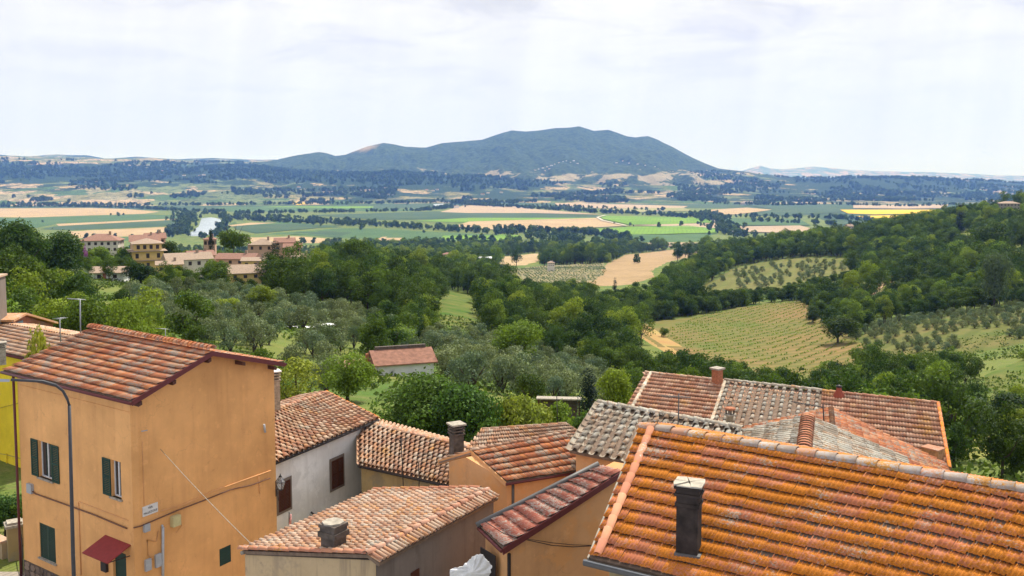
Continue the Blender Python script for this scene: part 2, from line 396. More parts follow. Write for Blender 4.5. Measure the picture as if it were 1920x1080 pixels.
va = t.n('ShaderNodeVectorMath', operation='MULTIPLY_ADD'); t.l(dn.outputs[1], va.inputs[0]); va.inputs[1].default_value = (220, 220, 0); t.l(t.geo.outputs['Position'], va.inputs[2]); t.l(t.geo.outputs['Position'], dn.inputs['Vector'])
t.l(va.outputs[0], mp.inputs[0]); t.l(mp.outputs[0], vo.inputs['Vector']); vo.inputs['Scale'].default_value = 1
sx = t.n('ShaderNodeSeparateXYZ'); t.l(vo.outputs['Color'], sx.inputs[0])
fld = t.ramp(sx.outputs[0], [(0, (.40, .30, .17)), (.16, (.13, .16, .06)), (.36, (.24, .22, .10)), (.52, (.08, .14, .04)), (.68, (.44, .33, .20)), (.80, (.16, .20, .08)), (.92, (.30, .27, .15))], True)
at1 = t.n('ShaderNodeAttribute', attribute_name='wood')
n = t.noise(.0034, 7, .66); s2 = t.math('ADD', n, at1.outputs['Fac'])
wd = t.rng(s2, .98, 1.0)
tn = t.noise(.035, 3, .8); wc = t.mix(t.rng(tn, .3, .7), (.014, .034, .016), (.045, .075, .026))
cdb = t.mix(t.rng(t.noise(.02, 4, .8), .52, .56, 0, .8), fld, (.035, .055, .022))
t.col(t.mix(wd, cdb, wc)).bump(tn, 1, 18); M_HILL = t.m
grid_mesh('hills', np.linspace(-760, 2640, 620), np.exp(np.linspace(np.log(5050), np.log(24000), 170)), lambda x, y: hillz(x, y)-.8*(y < 5250), M_HILL, attr=('wood', lambda x, y, z: landmask(x, y)))
# --- the long mountain
SKYL = [(380, 318), (470, 306), (520, 300), (560, 291), (600, 285), (615, 287), (630, 292), (650, 290), (690, 275), (720, 268), (740, 271), (762, 276), (800, 277), (830, 269), (868, 266), (905, 262), (940, 250), (960, 245), (985, 247), (1010, 245), (1040, 241), (1065, 240), (1085, 237), (1100, 242), (1112, 246), (1140, 244), (1155, 249), (1175, 256), (1190, 258), (1213, 255), (1232, 262), (1244, 269), (1260, 276), (1280, 287), (1300, 297), (1320, 306), (1345, 316), (1400, 322), (1450, 333), (1500, 345), (1600, 360)]
MY = 10500.
def mountz(x, y):
    px = 960+F*x/y; s = np.interp(px, [p for p, q in SKYL], [q for p, q in SKYL]); top = (335-s)/F*MY; top = np.where(px < 380, 0, top)
    d = (y-MY); base = -70.
    fr = np.where(d < 0, np.clip(1+d/3100., 0, 1), np.clip(1-d/3000., 0, 1)); fr = np.where(d < 0, fr**1.35*(1.0-.0*fr), fr)
    sp = np.abs(fbm(x/520+y/2600, y/1500, 5, 5)-.5)*2; sp2 = fbm(x/260, y/500, 4, 31)-.5
    amp = np.clip((1-fr)*3.0, 0, 1)*np.clip((top-base)/300, 0, 1)
    base = base-150*np.clip((-d-2600)/700, 0, 1)
    return base+(top-base)*fr-amp*(sp*230-60)+amp*sp2*45+(sp2*10)*(fr > .5)
t = MT('mountain land', .95, .05)
n = t.noise(.0035, 8, .7); wv = t.noise(.02, 5, .8)
zz = t.n('ShaderNodeSeparateXYZ'); t.l(t.geo.outputs['Position'], zz.inputs[0])
wood = t.mix(t.rng(wv, .36, .62), (.012, .030, .014), (.075, .11, .038))
low = t.rng(zz.outputs[2], 215, 20, 0, .28)
bare = t.rng(t.math('ADD', n, low), .775, .80)
x1 = t.rng(zz.outputs[0], -1950, -1800); x2 = t.rng(zz.outputs[0], -1620, -1480, 1, 0); x3 = t.rng(zz.outputs[2], 270, 340)
spot = t.math('MULTIPLY', t.math('MULTIPLY', x1, x2), x3); sp2 = t.math('MULTIPLY', spot, t.rng(n, .46, .52))
c = t.mix(bare, wood, (.34, .29, .18)); c = t.mix(sp2, c, (.36, .27, .16))
t.col(c).bump(wv, 1, 25); M_MOUNT = t.m
grid_mesh('mountain', np.linspace(380, 1600, 560), np.linspace(7200, 13600, 150), lambda x, y: mountz(x, y), M_MOUNT)
RID = [(1100, 345), (1300, 338), (1380, 323), (1400, 316), (1424, 309), (1440, 314), (1465, 316), (1500, 314), (1524, 311), (1560, 314), (1600, 317), (1660, 320), (1700, 322), (1740, 322), (1780, 324), (1820, 326), (1860, 327), (1920, 329), (2050, 325), (2300, 330), (2800, 322)]
def ridgez(x, y):
    px = 960+F*x/y; s = np.interp(px, [p for p, q in RID], [q for p, q in RID]); top = (335-s)/F*28000
    fr = np.clip(1-np.abs(y-28000)/4000, 0, 1); return -150+(top+150)*fr+(fbm(x/1500, y/2500, 4, 2)-.5)*60
grid_mesh('distant_hills', np.linspace(1100, 2800, 300), np.linspace(24000, 32000, 20), ridgez, M_HILL)
LR = [(-800, 296), (0, 290), (60, 294), (110, 289), (170, 292), (200, 297), (260, 293), (330, 297), (400, 295), (470, 298), (560, 301), (700, 308), (900, 330)]
def lridge(x, y):
    px = 960+F*x/y; s = np.interp(px, [p for p, q in LR], [q for p, q in LR]); top = (335-s)/F*15000
    fr = np.clip(1-np.abs(y-15000)/3000, 0, 1)**.7; return -100+(top+100)*fr+(fbm(x/700, y/900, 5, 12)-.5)*50
grid_mesh('distant_hills', np.linspace(-800, 900, 360), np.linspace(12500, 17500, 40), lridge, M_HILL, attr=('wood', lambda x, y, z: .5+0*x))

# ---------------------------------------------------------------- fields
def inpoly(px, py, P):
    px = np.asarray(px, float); py = np.asarray(py, float); r = np.zeros(px.shape, bool); n = len(P)
    for i in range(n):
        x0, y0 = P[i]; x1, y1 = P[(i+1) % n]
        if y0 == y1: continue
        c = ((y0 > py) != (y1 > py)) & (px < (x1-x0)*(py-y0)/(y1-y0)+x0); r ^= c
    return r
def field_mat(name, c1, c2, rows=None, ang=0., scale=.02):
    t = MT(name, .95, .05); n = t.noise(scale, 6, .7); n2 = t.noise(scale*14, 5, .75)
    c = t.mix(t.rng(n, .35, .65), c1, c2); c = t.mix(t.rng(n2, .35, .8, 0, .4), c, tuple(q*.55 for q in c1))
    if rows:
        mp = t.n('ShaderNodeMapping'); mp.inputs['Rotation'].default_value = (0, 0, radians(ang)); t.l(t.geo.outputs['Position'], mp.inputs[0])
        w = t.n('ShaderNodeTexWave'); w.inputs['Scale'].default_value = .314/rows; w.inputs['Distortion'].default_value = 1.2; w.inputs['Detail'].default_value = 3; t.l(mp.outputs[0], w.inputs['Vector'])
        c = t.mix(t.rng(w.outputs[1], .3, .8, 0, .35), c, tuple(q*.6 for q in c2))
    t.col(c); return t.m
FM = dict(
 tan=field_mat('stubble', (.37, .26, .14), (.47, .35, .20), 14, 20, .006), brown=field_mat('dry field', (.36, .27, .185), (.46, .35, .24), 18, 70, .006),
 green=field_mat('crop green', (.065, .125, .050), (.10, .165, .062), 12, 75, .008), dgreen=field_mat('crop dark green', (.05, .095, .05), (.085, .125, .062), 20, 80, .006),
 bright=field_mat('crop bright green', (.12, .24, .028), (.19, .31, .045), 12, 10, .006), pale=field_mat('hay field', (.22, .23, .09), (.34, .32, .15), 15, 30, .006),
 yellow=field_mat('sunflowers', (.62, .40, .015), (.74, .50, .03), 20, 0, .01),
 dry=field_mat('dry slope', (.31, .215, .11), (.40, .28, .155), 9, 35, .03), vine=field_mat('vineyard soil', (.27, .165, .075), (.115, .15, .036), 5, 62, .018),
 vine2=field_mat('far vineyard soil', (.20, .20, .10), (.29, .23, .13), 6, 30, .03), orch=field_mat('orchard grass', (.115, .14, .036), (.20, .18, .065), 8, 20, .03),
 rust=field_mat('reddish grass', (.38, .21, .09), (.36, .28, .10), None, 0, .05), lawn=field_mat('green meadow', (.06, .125, .02), (.17, .165, .05), None, 0, .09),
 hay=field_mat('yellow meadow', (.36, .30, .09), (.20, .22, .06), None, 0, .09), grove=field_mat('grove soil', (.19, .155, .06), (.10, .14, .032), 7, 40, .06))
def drape(name, P, mat, lift=None, step=None):
    W3 = [ground(x, y) for x, y in P]
    pts = [Vector((w.x, w.y)) for w in W3]; n = len(pts)
    d0 = min(w.y for w in W3)
    if step is None: step = max(3.0, d0/45.)
    if lift is None: lift = .10+.0012*d0+.05*len(bpy.data.meshes)/100
    bnd = []
    for i in range(n):
        a, b = pts[i], pts[(i+1) % n]; k = max(1, int((b-a).length/step))
        bnd += [a.lerp(b, j/k) for j in range(k)]
    x0, x1 = min(p.x for p in pts), max(p.x for p in pts); y0, y1 = min(p.y for p in pts), max(p.y for p in pts)
    flat = d0 > 2350
    V = list(bnd); m = len(V)
    if not flat:
        gx, gy = np.meshgrid(np.arange(x0, x1, step), np.arange(y0, y1, step)); gx = gx.ravel(); gy = gy.ravel()
        k = inpoly(gx, gy, [(p.x, p.y) for p in pts]); V += [Vector((a, b)) for a, b in zip(gx[k], gy[k])]
    r = geometry.delaunay_2d_cdt(V, [(i, (i+1) % m) for i in range(m)], [], 1, 1e-4)
    xy = np.array([(v.x, v.y) for v in r[0]]); z = height(xy[:, 0], xy[:, 1])+lift
    if not flat:
        bs = {(round(v.x, 2), round(v.y, 2)) for v in bnd}; z -= np.array([(lift+.15) if (round(v.x, 2), round(v.y, 2)) in bs else 0 for v in r[0]])
    fc = [f for f in r[2] if len(f) == 3]
    if not fc: return None
    me = np_mesh(name, np.column_stack([xy, z]), fc, mat, True)
    bm = bmesh.new(); bm.from_mesh(me)
    for f in bm.faces:
        if f.normal.z < 0: f.normal_flip()
    bm.to_mesh(me); bm.free()
    return tag(link(name, me), kind='structure')
VALLEY = [
 ('dgreen', [(-60, 386), (430, 386), (960, 380), (1400, 383), (1990, 380), (1990, 388), (1500, 392), (960, 388), (430, 396), (-60, 390)]),
 ('tan', [(-60, 391), (170, 390), (235, 392), (300, 397), (270, 401), (170, 404), (45, 408), (-60, 406)]),
 ('green', [(-60, 410), (45, 409), (270, 402), (350, 405), (350, 409), (105, 420), (70, 427), (-60, 424)]),
 ('tan', [(105, 420), (350, 409), (350, 411), (110, 424)]),
 ('dgreen', [(100, 425), (350, 412), (342, 423), (128, 432), (75, 430)]),
 ('tan', [(122, 434), (338, 424), (332, 432), (300, 441), (140, 447)]),
 ('green', [(140, 448), (300, 442), (330, 440), (260, 450), (150, 456)]),
 ('bright', [(400, 391), (600, 392), (700, 390), (700, 387), (520, 387)]),
 ('green', [(405, 390), (430, 388), (560, 389), (780, 393), (770, 396), (430, 397)]),
 ('yellow', [(545, 377), (576, 381), (560, 385), (548, 382)]),
 ('green', [(440, 416), (430, 421), (520, 415), (560, 418), (640, 427), (480, 430), (450, 424)]),
 ('dgreen', [(435, 424), (540, 420), (640, 424), (480, 438), (442, 430)]),
 ('tan', [(428, 423), (470, 418), (520, 418), (435, 425)]),
 ('green', [(480, 440), (640, 428), (700, 428), (800, 434), (960, 441), (945, 449), (780, 452), (640, 446), (540, 440)]),
 ('dgreen', [(520, 437), (640, 431), (690, 440), (640, 447)]),
 ('bright', [(800, 442), (960, 440), (980, 444), (930, 452), (820, 450)]),
 ('tan', [(440, 446), (560, 443), (640, 449), (620, 456), (480, 456)]),
 ('tan', [(690, 443), (790, 446), (760, 452), (700, 451)]),
 ('dgreen', [(580, 404), (850, 396), (1120, 404), (1125, 409), (960, 409), (720, 413)]),
 ('brown', [(825, 398), (872, 385), (960, 387), (1010, 393), (1130, 403), (1000, 400), (880, 400)]),
 ('bright', [(770, 415), (880, 409), (1125, 409), (1100, 413), (880, 418)]),
 ('tan', [(845, 427), (880, 416), (1125, 409), (1130, 413), (1175, 424), (1060, 430), (905, 431)]),
 ('bright', [(1125, 405), (1330, 409), (1335, 418), (1260, 421), (1180, 422), (1130, 411)]),
 ('brown', [(1180, 423), (1260, 421), (1340, 419), (1360, 424), (1350, 429), (1260, 425)]),
 ('bright', [(1080, 432), (1190, 426), (1290, 424), (1345, 430), (1348, 437), (1240, 440), (1150, 441)]),
 ('green', [(1110, 440), (1240, 440), (1345, 437), (1310, 452), (1230, 455), (1130, 448)]),
 ('brown', [(1165, 458), (1240, 454), (1320, 455), (1280, 463), (1180, 466)]),
 ('brown', [(1040, 381), (1180, 384), (1290, 387), (1280, 391), (1120, 391), (1045, 386)]),
 ('pale', [(1120, 392), (1280, 390), (1300, 396), (1140, 400)]),
 ('tan', [(1330, 394), (1400, 390), (1450, 394), (1380, 403), (1335, 402)]),
 ('dgreen', [(1380, 382), (1560, 384), (1580, 398), (1480, 406), (1400, 404), (1450, 393)]),
 ('green', [(1340, 410), (1500, 412), (1520, 424), (1370, 424)]),
 ('brown', [(1375, 426), (1500, 424), (1560, 440), (1400, 436)]),
 ('yellow', [(1575, 394), (1760, 394), (1758, 401), (1640, 403), (1590, 401)]),
 ('yellow', [(1605, 406), (1740, 403), (1735, 408), (1630, 412)]),
 ('dgreen', [(1560, 404), (1600, 404), (1625, 413), (1760, 410), (1750, 424), (1560, 422)]),
 ('brown', [(1600, 385), (1780, 384), (1770, 391), (1700, 392), (1600, 391)]),
]
NEARF = [
 ('tan', [(920, 484), (1010, 474), (1030, 478), (1005, 492), (960, 500), (925, 496)], 'field'),
 ('vine2', [(940, 506), (1000, 500), (1133, 494), (1140, 512), (1110, 530), (1020, 538), (960, 520)], 'field'),
 ('dry', [(1133, 500), (1170, 478), (1245, 470), (1330, 460), (1334, 464), (1250, 492), (1225, 508), (1228, 520), (1170, 535), (1085, 536), (1120, 520)], 'field'),
 ('orch', [(1330, 530), (1370, 506), (1420, 493), (1500, 484), (1590, 485), (1615, 492), (1612, 505), (1560, 522), (1460, 545), (1370, 552), (1290, 562), (1210, 574), (1200, 566), (1290, 548)], 'field'),
 ('vine', [(1165, 612), (1230, 602), (1320, 590), (1420, 572), (1520, 560), (1535, 590), (1590, 625), (1640, 650), (1600, 690), (1560, 720), (1480, 730), (1400, 712), (1290, 665), (1225, 650)], 'field'),
 ('rust', [(1165, 612), (1220, 606), (1245, 628), (1290, 648), (1262, 668), (1215, 646)], 'field'),
 ('dry', [(1590, 545), (1700, 520), (1725, 524), (1700, 540), (1600, 560), (1540, 562)], 'field'),
 ('grove', [(1590, 645), (1640, 612), (1760, 596), (1905, 575), (1990, 580), (1990, 640), (1800, 668), (1660, 668)], 'field'),
 ('lawn', [(1840, 704), (1900, 680), (1990, 665), (1990, 740), (1900, 745), (1845, 728)], 'meadow'),
 ('hay', [(1795, 815), (1900, 820), (1895, 860), (1800, 862)], 'meadow'),
 ('lawn', [(830, 542), (890, 556), (905, 600), (895, 640), (815, 640), (812, 610)], 'meadow'),
 ('rust', [(908, 752), (985, 752), (990, 790), (905, 790)], 'meadow'),
 ('hay', [(1790, 440), (1850, 446), (1850, 458), (1790, 458)], 'meadow'), ('hay', [(1880, 470), (1990, 470), (1990, 500), (1890, 500)], 'meadow'),
 ('hay', [(1680, 415), (1760, 408), (1790, 420), (1690, 430)], 'meadow'),
 ('hay', [(180, 478), (230, 470), (250, 480), (180, 500)], 'meadow'),
]
for i, (m, P) in enumerate(VALLEY): drape('field', P, FM[m], lift=.35+.06*i)
for i, (m, P, nm) in enumerate(NEARF): drape(nm, P, FM[m], lift=None if m == 'rust' and i == 5 else None)
t = MT('river water', .25, .5); t.col(t.mix(t.rng(t.noise(.02, 4, .6), .3, .7), (.24, .29, .33), (.32, .37, .40))); M_WATER = t.m
t.b.inputs['Roughness'].default_value = .35
drape('river', [(378, 408), (395, 407), (412, 410), (419, 420), (412, 434), (370, 445), (350, 441), (372, 424)], M_WATER, lift=3.)
M_TRACK = plain('pale gravel', (.52, .47, .38), .95)
drape('river', [(812, 384), (832, 383), (826, 391), (818, 390)], M_WATER, lift=3.2)
def band(name, pl, w, mat, lift):     # a track of real width along a line on the ground
    G = [ground(x, y) for x, y in pl]; V = []; Fc = []
    P = []
    for a, b in zip(G[:-1], G[1:]): P += [a.lerp(b, k/8) for k in range(8)]
    P.append(G[-1])
    for i, p in enumerate(P):
        d = (P[min(i+1, len(P)-1)]-P[max(i-1, 0)]); d.z = 0; n = Vector((-d.y, d.x, 0)).normalized()*w/2
        for q in (p-n, p+n): V.append((q.x, q.y, h1(q.x, q.y)+lift))
    for i in range(len(P)-1): Fc.append((2*i, 2*i+1, 2*i+3, 2*i+2))
    return tag(link(name, np_mesh(name, V, Fc, mat)), kind='structure')
band('road', [(1330, 404), (1342, 416), (1365, 430), (1385, 440)], 14, M_TRACK, 4)
band('path', [(1175, 425), (1130, 415), (1120, 409), (1135, 405)], 9, M_TRACK, 4)
band('path', [(855, 431), (1060, 431), (1190, 424), (1345, 429)], 5, M_TRACK, 4)
# ---------------------------------------------------------------- building materials
ORANGEW = (.80, .41, .165)
M_PL1 = plaster('ochre orange plaster', (.78, .42, .165), (.45, .20, .08), .25)
M_PL1B = plaster('peach orange plaster', (.72, .40, .19), (.40, .20, .09), .2, patch=(.72, .36, .14))
M_PLW = plaster('weathered white plaster', (.86, .86, .85), (.50, .49, .47), .3, patch=(.70, .70, .69))
M_PLG = plaster('grey brown render', (.235, .195, .165), (.11, .085, .07), .5)
M_PLT = plaster('tan weathered render', (.50, .37, .22), (.17, .13, .10), .75, patch=(.38, .29, .19))
M_PLY = plaster('yellow plaster', (.84, .62, .04), (.45, .33, .06), .2)
M_STONE = plaster('rough yellow stone wall', (.40, .31, .16), (.18, .14, .08), .5, patch=(.27, .24, .17))
M_RED = tiles('terracotta red', [(.54, .185, .085), (.60, .23, .11), (.44, .15, .075), (.62, .30, .16), (.56, .20, .075)], .25, (.50, .24, .06), .34, (.36, .35, .29), .3)
M_ORT = tiles('lichen covered terracotta', [(.58, .20, .100), (.62, .235, .125), (.53, .175, .085), (.60, .215, .11)], .98, (.56, .170, .010), .17, (.42, .41, .33), .12)
M_COP = tiles('aged barrel terracotta', [(.44, .22, .13), (.52, .32, .20), (.36, .17, .10), (.56, .40, .28), (.40, .19, .11)], .15, (.48, .24, .06), .22, (.40, .37, .30), .4, .35)
M_GRY = tiles('grey lichen barrel tile', [(.38, .32, .24), (.44, .38, .29), (.30, .24, .17), (.48, .38, .28), (.38, .25, .16)], .12, grey=.42, gc=(.52, .50, .42), soot=.5, pale=.5)
M_PAL = tiles('pale pink terracotta', [(.46, .25, .15), (.52, .32, .21), (.40, .20, .12), (.54, .38, .27), (.48, .24, .13)], .30, (.52, .24, .05), .22, (.48, .44, .36), .25, .4)
M_CAP = tiles('ridge cap terracotta', [(.55, .27, .17), (.60, .33, .22), (.50, .24, .15)], .12, (.5, .24, .05), .12, (.5, .47, .4), .15, .3)
M_CLAY = tiles('clay ridge tile red', [(.50, .21, .12), (.56, .26, .15), (.44, .18, .11)], .30, (.5, .23, .04), .1, (.42, .4, .34), .15)
M_WOODD = plain('dark rafter wood', (.095, .04, .028), .8)
M_MAR = plain('maroon painted metal', (.13, .035, .035), .45)
M_GUT = plain('dull grey gutter', (.12, .115, .11), .5)
M_GRN = plain('dark green shutter paint', (.018, .05, .038), .5)
M_BRN = plain('brown shutter paint', (.085, .030, .018), .55)
M_WHT = plain('white window paint', (.62, .62, .60), .5)
M_GLS = plain('dark window glass', (.03, .035, .04), .12)
M_GLS.node_tree.nodes['Principled BSDF'].inputs['Specular IOR Level'].default_value = .6
M_CON = plain('soot dark cement', (.11, .088, .072), .95, var=.4, scale=5)
M_CON2 = plain('weathered pale cement', (.34, .30, .24), .95, var=.4, scale=7)
M_PVC = plain('grey plastic pipe', (.42, .44, .46), .4)
M_BOX = plain('grey meter box', (.36, .38, .40), .5)
M_BEI = plain('yellowed plastic box', (.52, .47, .24), .5)
M_STL = plain('galvanised steel', (.30, .31, .32), .45, .4)
M_IRON = plain('dark iron', (.035, .03, .03), .5)
M_CAB = plain('brown cable', (.16, .08, .05), .7)
M_AWN = plain('dark red awning', (.24, .03, .03), .55)
M_RUST = plain('rusty red metal', (.30, .07, .04), .7)
M_ROOFB = plain('roof mortar', (.20, .14, .10), .95, var=.3)
M_WHITE = plain('white sheet', (.72, .71, .69), .8)

# ---------------------------------------------------------------- roofs
class Quad:
    def __init__(s, E0, E1, R0, R1):
        s.E0, s.E1, s.R0, s.R1 = [Vector(p) for p in (E0, E1, R0, R1)]
        n = (s.E1-s.E0).cross(s.R0-s.E0).normalized(); s.n = n if n.z > 0 else -n
    def P(s, u, v, h=0.):
        return (s.E0.lerp(s.E1, u)).lerp(s.R0.lerp(s.R1, u), v)+s.n*h
def pitch_quad(E0, E1, R0, R1, ze, pitch, zr=None):
    """roof slope from four photograph points, the eave height and the pitch: the ridge height follows"""
    a, b = atz(*E0, ze), atz(*E1, ze)
    if zr is None:
        d = (b-a); d.z = 0; d.normalize(); best = None
        mx_, my_ = (R0[0]+R1[0])/2, (R0[1]+R1[1])/2
        for k in range(400):
            z = ze+.02*k; m = atz(mx_, my_, z); v = m-a; v.z = 0; w = (v-d*v.dot(d)).length
            if (v-d*v.dot(d)).y < 0: continue
            e = abs((z-ze)/max(w, .01)-math.tan(radians(pitch)))
            if best is None or e < best[0]: best = (e, z)
        zr = best[1]
    return Quad(a, b, atz(*R0, zr), atz(*R1, zr))
def prof_mesh(kind, w, l):
    if kind in ('ribbed', 'fine'):
        if kind == 'ribbed': pr = [(0, .012), (.06, .014), (.10, 0), (.28, 0), (.32, .011), (.38, .011), (.42, 0), (.61, 0), (.65, .011), (.71, .011), (.75, 0), (.965, 0)]
        else: pr = [(0, .03), (.14, .036), (.24, .004), (.46, .0), (.55, .03), (.68, .03), (.78, .0), (1.03, 0)]
        th = .086 if kind == 'ribbed' else .075; n = len(pr); V = []
        for y, zo in ((0, th), (1.12, .006)):
            V += [(x*w, y*l, z+zo) for x, z in pr]
        V += [(x*w, .004*l, z+zo-.020) for (x, z), zo in zip(pr, [th]*n)]
        Fc = [(i, i+1, n+i+1, n+i) for i in range(n-1)]+[(i+1, i, 2*n+i, 2*n+i+1) for i in range(n-1)]
        return np.array(V), np.array(Fc)
    if kind in ('cover', 'slim'):
        k = 6; V = []; ra, rb = (.40, .31) if kind == 'cover' else (.27, .20)
        for y, r, zo, inr in ((0, ra, .05, 0), (1.15, rb, .004, 0), (1.0, rb, .0, 1), (0, ra, .05, 1)):
            for i in range(k+1):
                a = pi*i/k; rr = r*w-(.016 if inr else 0); V.append((.5*w-cos(a)*rr, y*l, sin(a)*rr*.80+zo-(.004 if inr else 0)))
        q = k+1; Fc = []
        for A, B in ((0, 1), (3, 0), (2, 3)): Fc += [(A*q+i, A*q+i+1, B*q+i+1, B*q+i) for i in range(k)]
        return np.array(V), np.array(Fc)
    if kind == 'channel':
        k = 4; V = []
        for y, r, zo in ((0, .34, .085), (1.12, .42, .055)):
            for i in range(k+1):
                a = pi*i/k; V.append((-cos(a)*r*w, y*l, zo-sin(a)*r*w*.6))
        q = k+1; return np.array(V), np.array([(i, i+1, q+i+1, q+i) for i in range(k)])
def tile_layer(roof, Q, kind, w, l, mat, name='tile', parts=True, clip=None, limit=300, h=.0, jit=1.0, shift=0., seed=1):
    rr = random.Random(seed)
    Lu = ((Q.E1-Q.E0).length+(Q.R1-Q.R0).length)/2; Lv = ((Q.R0-Q.E0).length+(Q.R1-Q.E1).length)/2
    nu, nv = max(1, round(Lu/w)), max(1, round(Lv/l)); mats = [mat]
    V0, F0 = prof_mesh(kind, w, l); cells = []
    for i in range(nv):
        for j in range(nu):
            u, v = (j+shift)/nu, i/nv
            if u > 1: continue
            if clip and not clip(u+.5/nu, v+.5/nv): continue
            O = Q.P(u, v, h); du = Q.P(u+1/nu, v, h)-O; dv = Q.P(u, v+1/nv, h)-O
            c = O+du/2+dv/2; px, py = proj(c.x, c.y, c.z)
            vis = -12 < px < 1932 and py < 1095
            cells.append((not vis, c.y, O, du, dv))
    cells.sort(key=lambda c: (c[0], c[1]))
    own = [c for c in cells if not c[0]][:limit] if parts else []
    rest = cells[len(own):]; off = world_loc(roof)
    if own:
        me = np_mesh(name, V0, F0, mats, kind in ('cover', 'slim', 'channel'))
        for _, _, O, du, dv in own:
            x = du.normalized(); n = Q.n; y = n.cross(x)
            if y.dot(dv) < 0: y = -y
            y = (y*.35+dv.normalized()*.65).normalized(); x = (x-y*x.dot(y)).normalized(); z = x.cross(y)
            sgn = 1
            if z.dot(n) < 0: x = -x; z = -z; O = O+du
            Mx = Matrix((x, y, z)).transposed().to_4x4()
            o = link(name, me, roof); r = Matrix.Rotation(rr.uniform(-.012, .012)*jit, 4, 'Z') @ Matrix.Rotation(rr.uniform(-.006, .02)*jit, 4, 'X')
            o.rotation_euler = (Mx @ r).to_euler(); o.location = O-off+n*rr.uniform(0, .008)*jit+y*rr.uniform(-.018, .018)*jit*l/.4
            o.scale = (du.length/w, dv.length/l, 1)
    if rest:
        k = len(rest); V = np.zeros((k, len(V0), 3)); n = np.array(Q.n)
        for a, (_, _, O, du, dv) in enumerate(rest):
            rj = rr.uniform(-.018, .018)*jit
            V[a] = np.array(O-off)+np.outer(V0[:, 0]/w, np.array(du))+np.outer(V0[:, 1]/l+rj, np.array(dv))+np.outer(V0[:, 2]+rr.uniform(0, .008)*jit, n)
        Fc = (F0[None]+np.arange(k)[:, None, None]*len(V0)).reshape(-1, F0.shape[1])
        o = link('channel_tiles' if kind == 'channel' else ('roof_tiles' if not own else 'far_tiles'), np_mesh('roof_tiles', V.reshape(-1, 3), Fc, mats, kind in ('cover', 'slim', 'channel')), roof); o['kind'] = 'stuff'
def underlay(house, Q, mat=None, th=.10, name='roof'):
    b = MB(); mat = mat or M_ROOFB
    lo = [Q.P(u, v, -th) for u, v in ((0, 0), (1, 0), (1, 1), (0, 1))]; hi = [Q.P(u, v, .0) for u, v in ((0, 0), (1, 0), (1, 1), (0, 1))]
    b.hexa(lo+hi); return b.build(name, mat, house)
def roof(house, Q, style, mat, w=None, l=None, parts=True, clip=None, seed=1, mat2=None, name='roof', limit=300, th=.10):
    r = underlay(house, Q, name=name, th=th)
    if style == 'coppi':
        w = w or .24; l = l or .36
        tile_layer(r, Q, 'channel', w, l, mat2 or mat, parts=False, clip=clip, h=.0, seed=seed+5)
        tile_layer(r, Q, 'slim' if w > .35 else 'cover', w, l, mat, parts=parts, clip=clip, h=.03, seed=seed, limit=limit, jit=2)
    else:
        tile_layer(r, Q, style, w or .25, l or .37, mat, parts=parts, clip=clip, h=.004, seed=seed, limit=limit)
    return r
def caps(parent, A, B, mat, r=.11, l=.38, name='ridge_tile', up=Vector((0, 0, 1)), flat=.8, parts=True, h=.02):
    A, B = Vector(A), Vector(B); d = B-A; n = max(1, round(d.length/l)); d /= n; off = world_loc(parent)
    k = 6; V = []
    for y, rr, zo, inr in ((-.04, 1.0, .022, 0), (1.03, .84, .0, 0), (.95, .84, -.01, 1), (-.04, 1.0, .022, 1)):
        for i in range(k+1):
            a = pi*i/k; q = rr*r-(.016 if inr else 0); V.append((-cos(a)*q, y, sin(a)*q*flat+zo))
    q = k+1; Fc = []
    for a, b in ((0, 1), (3, 0), (2, 3)): Fc += [(a*q+i, a*q+i+1, b*q+i+1, b*q+i) for i in range(k)]
    V = np.array(V); y = d.normalized(); x = y.cross(up).normalized(); z = x.cross(y)
    Vm = V.copy(); Vm[:, 1] *= d.length; me = np_mesh(name, Vm, Fc, mat, True); Mx = Matrix((x, y, z)).transposed().to_4x4()
    if parts:
        for i in range(n):
            o = link(name, me, parent); o.location = A+d*i-off+z*(h+R.uniform(-.006, .006)); o.rotation_euler = (Mx @ Matrix.Rotation(R.uniform(-.03, .03), 4, 'Z')).to_euler()
    else:
        W_ = []; Fx = []
        Mr = np.array(Mx.to_3x3())
        for i in range(n):
            W_.append(Vm @ Mr.T+np.array(A+d*i-off+z*h)); Fx.append(np.array(Fc)+i*len(Vm))
        o = link('ridge_tiles', np_mesh('ridge_tiles', np.concatenate(W_), np.concatenate(Fx), mat, True), parent); o['kind'] = 'stuff'
